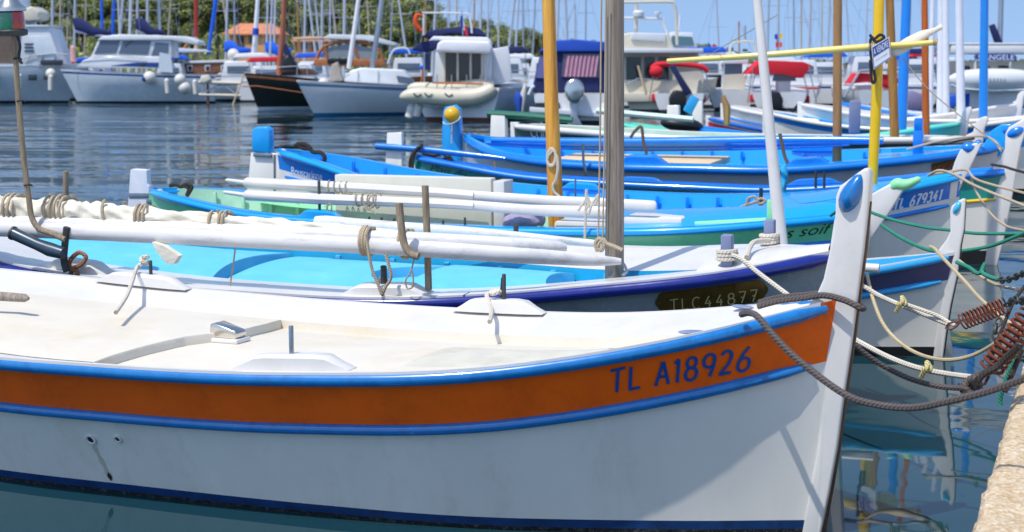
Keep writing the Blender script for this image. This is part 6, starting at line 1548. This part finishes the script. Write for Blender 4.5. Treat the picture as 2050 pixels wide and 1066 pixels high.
def foliage(name, c1, c2, c3):
    m = bpy.data.materials.new(name); m.use_nodes = True
    N = m.node_tree.nodes; K = m.node_tree.links; b = N['Principled BSDF']
    oi = N.new('ShaderNodeObjectInfo'); ge = N.new('ShaderNodeNewGeometry'); rr = N.new('ShaderNodeValToRGB')
    e = rr.color_ramp.elements; e[0].color = (*lin(c1), 1); e[1].color = (*lin(c3), 1); x = e.new(.5); x.color = (*lin(c2), 1)
    K.new(ge.outputs['Random Per Island'], rr.inputs[0])
    hs = N.new('ShaderNodeHueSaturation'); mr = N.new('ShaderNodeMapRange'); mr.inputs[3].default_value = .75; mr.inputs[4].default_value = 1.25
    K.new(oi.outputs['Random'], mr.inputs[0]); K.new(mr.outputs[0], hs.inputs['Value']); K.new(rr.outputs[0], hs.inputs['Color'])
    K.new(hs.outputs[0], b.inputs['Base Color']); b.inputs['Roughness'].default_value = .8
    return m
LEAF = foliage('pine_needles', '#4a5628', '#707c40', '#9a9f5a'); BARK = mat('pine_bark', '#5e4a3c', .9, .3, 3)
def tree_meshes(seed, kind):
    rnd = random.Random(seed); tr = MB(); cr = MB()
    h = 1.0
    lean = rnd.uniform(-.06, .06)
    tr.tube([(0, 0, -.05), (lean * .4, 0, .3), (lean, rnd.uniform(-.03, .03), .62), (lean * 1.2, 0, .8)], [.03, .024, .018, .008], 7)
    cl = []
    nb = 11 if kind == 0 else 14
    for i in range(nb):
        if kind == 0:      # umbrella
            a = rnd.uniform(0, 2 * PI); r = .42 * math.sqrt(rnd.random()); c = Vector((lean + r * math.cos(a), r * math.sin(a), .80 + rnd.uniform(-.08, .10) - r * .22)); s = Vector((.17, .17, .085)) * rnd.uniform(.75, 1.25)
        else:              # fuller round crown
            a = rnd.uniform(0, 2 * PI); z = rnd.uniform(.35, .95); r = .34 * math.sin(PI * min(max((z - .22) / .8, 0.02), .98)) * rnd.uniform(.4, 1); c = Vector((lean + r * math.cos(a), r * math.sin(a), z)); s = Vector((.15, .15, .11)) * rnd.uniform(.75, 1.2)
        cl.append((c, s)); tr.tube([(lean * .8, 0, min(.55, c.z - .15)), ((lean + c.x) / 2, c.y / 2, c.z - .12), c], [.012, .008, .003], 5)
    for c, s in cl:
        for k in range(240):
            v = Vector((rnd.gauss(0, 1), rnd.gauss(0, 1), rnd.gauss(0, 1))).normalized() * (rnd.random() ** .4)
            p = c + Vector((v.x * s.x, v.y * s.y, v.z * s.z)); q = rnd.uniform(.011, .027)
            n1 = (v * 1.1 + Vector((rnd.uniform(-.6, .6), rnd.uniform(-.6, .6), rnd.uniform(-.1, .8)))).normalized(); t1 = n1.orthogonal().normalized(); t2 = n1.cross(t1)
            an = rnd.uniform(0, PI); d1 = t1 * math.cos(an) + t2 * math.sin(an); d2 = n1.cross(d1)
            cr.add([p - d1 * q, p - d2 * q * .6, p + d1 * q, p + d2 * q * .6], [[0, 1, 2, 3]])
    return tr, cr
PROTO = []
for sd in range(6):
    tr, cr = tree_meshes(100 + sd, sd % 3 != 0)
    o = thing('pine_tree', 'pine', 'tree', (0, 0, 0)); tr.build('trunk', BARK, o); cr.build('crown', LEAF, o, smooth=0)
    PROTO.append(o)
index_kids()
rnd = random.Random(11); first = [True] * 6; ntree = 0
def plant(px, Dd, hh, wid, label, group):
    global ntree
    k = rnd.randrange(6)
    o = PROTO[k] if first[k] else copy_tree(PROTO[k]); first[k] = False
    o.location = wpt(px, Dd, ground(px, Dd) - .2); o.scale = (hh * wid, hh * wid, hh); o.rotation_euler = (0, 0, rnd.uniform(0, 6.28))
    o['label'] = label; o['group'] = group; ntree += 1
GT = 'pines on the wooded hill'
for Dd, n, hmin, hmax in ((232, 15, 6, 8.5), (258, 22, 8, 10), (286, 24, 8.5, 11), (316, 26, 9, 12), (350, 28, 9, 12), (388, 26, 9, 12), (430, 24, 10, 13)):
    for i in range(n):
        px = -60 + (i + rnd.uniform(.1, .9)) * 900 / n
        if Dd < 250 and 425 < px < 660: continue
        plant(px, Dd, rnd.uniform(hmin, hmax), rnd.uniform(1.0, 1.45), 'green pine on the wooded hill behind the yachts, left of the motor trawler', GT)
for px, Dd, hh, wid, lab in ((840, 300, 12.5, .9, 'tall pine at the end of the wooded hill, left of the trawler arch'), (938, 290, 11.5, 1.0, 'tall umbrella pine standing against the sky right of the trawler arch'),
     (905, 300, 11, .8, 'tall pine behind the trawler flybridge'), (985, 300, 9.8, 1.2, 'broad umbrella pine just left of the orange mast'), (965, 270, 7.5, 1.1, 'pine in front of the broad umbrella pine'),
     (1030, 310, 8.6, 1.1, 'rounded pine behind the masts left of the orange mast'), (1075, 320, 8.4, 1.1, 'pine hidden partly by the orange mast'), (1130, 330, 7.6, 1.2, 'pine above the blue canopy, right of the orange mast'),
     (1180, 340, 7.4, 1.2, 'low pine above the blue canopy, left of the grey mast'), (1255, 350, 8.5, 1.1, 'pine just right of the grey mast'), (1312, 345, 9.2, .9, 'umbrella pine under the radar arch of the cream yacht'), (1405, 380, 8.6, .9, 'dark pine right of the second flybridge yacht'), (1370, 360, 7, 1.2, 'pine behind the second flybridge yacht')):
    plant(px, Dd, hh, wid, lab, 'pines along the low shore')
for k in range(46):
    px = 868 + 380 * (k + rnd.uniform(.1, .9)) / 46; Dd = rnd.uniform(300, 345)
    top = 36 + (px - 868) * .02 if px < 1005 else 44 + (px - 1005) * .25
    if px > 1110: top = 74
    if px > 1190: top = 92
    top += rnd.uniform(0, 14); hh = (1.75 + (150 - top) / FPX * Dd) - ground(px, Dd)
    plant(px, Dd, max(hh, 3.5), rnd.uniform(.9, 1.3), 'pine of the shore grove behind the trawler and the blue canopy', 'pines of the shore grove')
# low wood along the far shore on the right
cr = MB(); rnd = random.Random(5)
for i in range(260):
    px = 990 + 1260 * i / 260 + rnd.uniform(-6, 6); Dd = rnd.uniform(330, 420); hh = rnd.uniform(2.2, 4.6) * (1.35 if px < 1500 else .8)
    c = wpt(px, Dd, ground(px, Dd))
    for k in range(110):
        v = Vector((rnd.gauss(0, 1), rnd.gauss(0, 1), rnd.gauss(0, 1))).normalized() * rnd.random() ** .4; p = c + Vector((v.x * 3.2, v.y * 2.5, max(v.z * .55 + .5, 0) * hh)); q = rnd.uniform(.3, .6)
        n1 = Vector((rnd.uniform(-1, 1), rnd.uniform(-1, 1), rnd.uniform(-.3, 1))).normalized(); t1 = n1.orthogonal().normalized(); t2 = n1.cross(t1)
        cr.add([p - t1 * q, p - t2 * q * .7, p + t1 * q, p + t2 * q * .7], [[0, 1, 2, 3]])
w = cr.build('far_wood', foliage('far_leaves', '#565636', '#6c6e44', '#858452'), None, smooth=0); w['kind'] = 'stuff'
tag(w, 'low band of trees along the far shore on the right', 'wood')
cr = MB(); rnd = random.Random(9)
for i in range(22000):
    px = rnd.uniform(-250, 1000); Dd = 210 + 260 * rnd.random(); c = wpt(px, Dd, ground(px, Dd)); q = rnd.uniform(.2, .5)
    if 440 < px < 660 and Dd < 242: continue
    p = c + Vector((0, 0, rnd.uniform(.1, 2.4)))
    n1 = Vector((rnd.uniform(-1, 1), rnd.uniform(-1, 1), rnd.uniform(-.3, 1))).normalized(); t1 = n1.orthogonal().normalized(); t2 = n1.cross(t1)
    cr.add([p - t1 * q, p - t2 * q * .7, p + t1 * q, p + t2 * q * .7], [[0, 1, 2, 3]])
w = cr.build('undergrowth', foliage('scrub_leaves', '#5a672c', '#7d8a46', '#a5aa60'), None, smooth=0); w['kind'] = 'stuff'
tag(w, 'dense green undergrowth between the pines on the hill', 'undergrowth')
# peach house
def house(label, x0, x1, yb, ye, yr, Dd, wallm, windows):
    a = at_Y(x0, yb, Dd); b = at_Y(x1, ye, Dd); top = at_Y(x0, yr, Dd).z
    o = thing('house', label, 'house', ((a.x + b.x) / 2, Dd, a.z)); w2 = (b.x - a.x) / 2; hh = b.z - a.z; dep = 6
    MB().box((0, dep / 2, hh / 2 - .8), (2 * w2, dep, hh + 1.6)).build('wall', wallm, o)
    rz = top - a.z; mb = MB(); e = .5
    mb.add([(-w2 - e, -e, hh), (w2 + e, -e, hh), (w2 + e, dep + e, hh), (-w2 - e, dep + e, hh), (-w2 * .6, dep / 2, rz), (w2 * .6, dep / 2, rz), (-w2 - e, -e, hh - .2), (w2 + e, -e, hh - .2), (w2 + e, dep + e, hh - .2), (-w2 - e, dep + e, hh - .2)],
           [[0, 1, 5, 4], [1, 2, 5], [2, 3, 4, 5], [3, 0, 4], [0, 6, 7, 1], [1, 7, 8, 2], [2, 8, 9, 3], [3, 9, 6, 0], [6, 9, 8, 7]])
    r = mb.build('roof', mat('terracotta', '#cc8560', .85, .25, 1.2, bump=.05, bscale=6), o, smooth=0)
    for px, py, ww, wh in windows:
        c = at_Y(px, py, Dd) - o.location; f = MB().box((c.x, -.06, c.z), (ww + .2, .14, wh + .2)).build('window', mat('shutter_brown', '#8a5a3a', .6), o); MB().box((c.x, -.14, c.z), (ww, .05, wh)).build('pane', GLASS, f)
    return o
house('peach house with a terracotta roof on the wooded hill', 452, 562, 112, 68, 46, 236, mat('peach_wall', '#e3ab70', .85, .1, .4), ((482, 78, .8, 1.1), (505, 78, .8, 1.1), (545, 80, .8, 1.1), (482, 96, .8, 1.2)))
house('low house with a terracotta roof right of the brown mast', 590, 652, 104, 82, 72, 236, mat('peach_wall2', '#c98f5e', .85, .1, .4), ((610, 92, .8, .9), (632, 92, .8, .9)))
# palm at the house
pl = thing('palm_tree', 'small palm beside the peach house', 'tree', wpt(440, 228, ground(440, 228)))
MB().tube([(0, 0, -.5), (.1, 0, 2), (.05, 0, 4.2)], [.25, .2, .2], 8).build('trunk', BARK, pl)
mb = MB(); rnd = random.Random(3)
for i in range(26):
    a = rnd.uniform(0, 2 * PI); el = rnd.uniform(-.2, 1.0); d = Vector((math.cos(a), math.sin(a), 0)); s = Vector((-d.y, d.x, 0)); pts = []
    for k in range(7):
        q = k / 6; pts.append(Vector((.05, 0, 4.3)) + d * 2.1 * q + Vector((0, 0, el * 1.8 * q - 2.0 * q * q)))
    mb.rings([[p - s * .22 * (1 - k / 7), p + Vector((0, 0, .08)), p + s * .22 * (1 - k / 7)] for k, p in enumerate(pts)], closed=False)
mb.build('crown', LEAF, pl, smooth=0)

# ------------------------------------------------------------------ water
WM = bpy.data.materials.new('harbour_water'); WM.use_nodes = True
N = WM.node_tree.nodes; K = WM.node_tree.links; b = N['Principled BSDF']
b.inputs['Base Color'].default_value = (.009, .042, .055, 1); b.inputs['Roughness'].default_value = .03; b.inputs['IOR'].default_value = 1.333
tc = N.new('ShaderNodeTexCoord')
def wave(sc, st, det):
    mp = N.new('ShaderNodeMapping'); mp.inputs['Scale'].default_value = st; K.new(tc.outputs['Object'], mp.inputs[0])
    n = N.new('ShaderNodeTexNoise'); n.inputs['Scale'].default_value = sc; n.inputs['Detail'].default_value = det; n.inputs['Distortion'].default_value = .5
    K.new(mp.outputs[0], n.inputs['Vector']); return n
n1 = wave(1.05, (.26, 1, 1), 3); n2 = wave(4.5, (.6, 1, 1), 2)
ds = N.new('ShaderNodeVectorMath'); ds.operation = 'LENGTH'; K.new(tc.outputs['Object'], ds.inputs[0])
amp = N.new('ShaderNodeMapRange'); amp.inputs[1].default_value = 8; amp.inputs[2].default_value = 24; amp.inputs[3].default_value = .13; amp.inputs[4].default_value = 1.0
K.new(ds.outputs['Value'], amp.inputs[0])
pt = wave(.09, (.5, 1, 1), 2); pr = N.new('ShaderNodeMapRange'); pr.inputs[1].default_value = .38; pr.inputs[2].default_value = .62; pr.inputs[3].default_value = .4; pr.inputs[4].default_value = 1.0
K.new(pt.outputs[0], pr.inputs[0]); pm = N.new('ShaderNodeMath'); pm.operation = 'MULTIPLY'; K.new(pr.outputs[0], pm.inputs[0]); K.new(amp.outputs[0], pm.inputs[1])
# ripples as a field of surface slopes, so that they keep their steepness at any distance
def slope(tex, ax, ay):
    c = N.new('ShaderNodeVectorMath'); c.operation = 'SUBTRACT'; c.inputs[1].default_value = (.5, .5, .5); K.new(tex.outputs['Color'], c.inputs[0])
    m = N.new('ShaderNodeVectorMath'); m.operation = 'MULTIPLY'; m.inputs[1].default_value = (ax, ay, 0); K.new(c.outputs[0], m.inputs[0]); return m
s1 = slope(n1, .2, .6); s2 = slope(n2, .09, .22)
sa = N.new('ShaderNodeVectorMath'); sa.operation = 'ADD'; K.new(s1.outputs[0], sa.inputs[0]); K.new(s2.outputs[0], sa.inputs[1])
sm = N.new('ShaderNodeVectorMath'); sm.operation = 'SCALE'; K.new(sa.outputs[0], sm.inputs[0]); K.new(pm.outputs[0], sm.inputs['Scale'])
su = N.new('ShaderNodeVectorMath'); su.operation = 'ADD'; su.inputs[1].default_value = (0, 0, 1); K.new(sm.outputs[0], su.inputs[0])
sn = N.new('ShaderNodeVectorMath'); sn.operation = 'NORMALIZE'; K.new(su.outputs[0], sn.inputs[0]); K.new(sn.outputs[0], b.inputs['Normal'])
me = bpy.data.meshes.new('water'); me.from_pydata([(-1500, -60, 0), (1500, -60, 0), (1500, 1500, 0), (-1500, 1500, 0)], [], [[0, 1, 2, 3]]); me.materials.append(WM)
wo = bpy.data.objects.new('water', me); COL.objects.link(wo); wo['kind'] = 'structure'

# ------------------------------------------------------------------ light
SUN = Vector((-.858, -.786, 2.25)).normalized()
el = math.asin(SUN.z); az = math.atan2(SUN.x, SUN.y)
W = bpy.data.worlds.new('World'); SC.world = W; W.use_nodes = True
N = W.node_tree.nodes; K = W.node_tree.links; bg = N['Background']
sk = N.new('ShaderNodeTexSky'); sk.sky_type = 'NISHITA'; sk.sun_disc = False; sk.sun_elevation = el; sk.sun_rotation = az; sk.air_density = 1.0; sk.dust_density = .6; sk.ozone_density = 1.0
wt = N.new('ShaderNodeTexCoord'); wm = N.new('ShaderNodeVectorMath'); wm.operation = 'MULTIPLY_ADD'
wm.inputs[1].default_value = (1, 1, .85); wm.inputs[2].default_value = (0, 0, .3); K.new(wt.outputs['Generated'], wm.inputs[0])
wn = N.new('ShaderNodeVectorMath'); wn.operation = 'NORMALIZE'; K.new(wm.outputs[0], wn.inputs[0]); K.new(wn.outputs[0], sk.inputs[0])
K.new(sk.outputs[0], bg.inputs[0]); bg.inputs[1].default_value = .15
sl = bpy.data.lights.new('sun', 'SUN'); sl.energy = 2.75; sl.angle = R(.5); sl.color = (1, .95, .87)
so = bpy.data.objects.new('sun', sl); COL.objects.link(so); so.rotation_euler = SUN.to_track_quat('Z', 'Y').to_euler()
SC.view_settings.view_transform = 'Standard'; SC.view_settings.look = 'None'; SC.view_settings.exposure = .48; SC.view_settings.gamma = 1
SC.cycles.use_denoising = True
SC.cycles.max_bounces = 6; SC.cycles.transparent_max_bounces = 6
SC.cycles.sample_clamp_indirect = 4
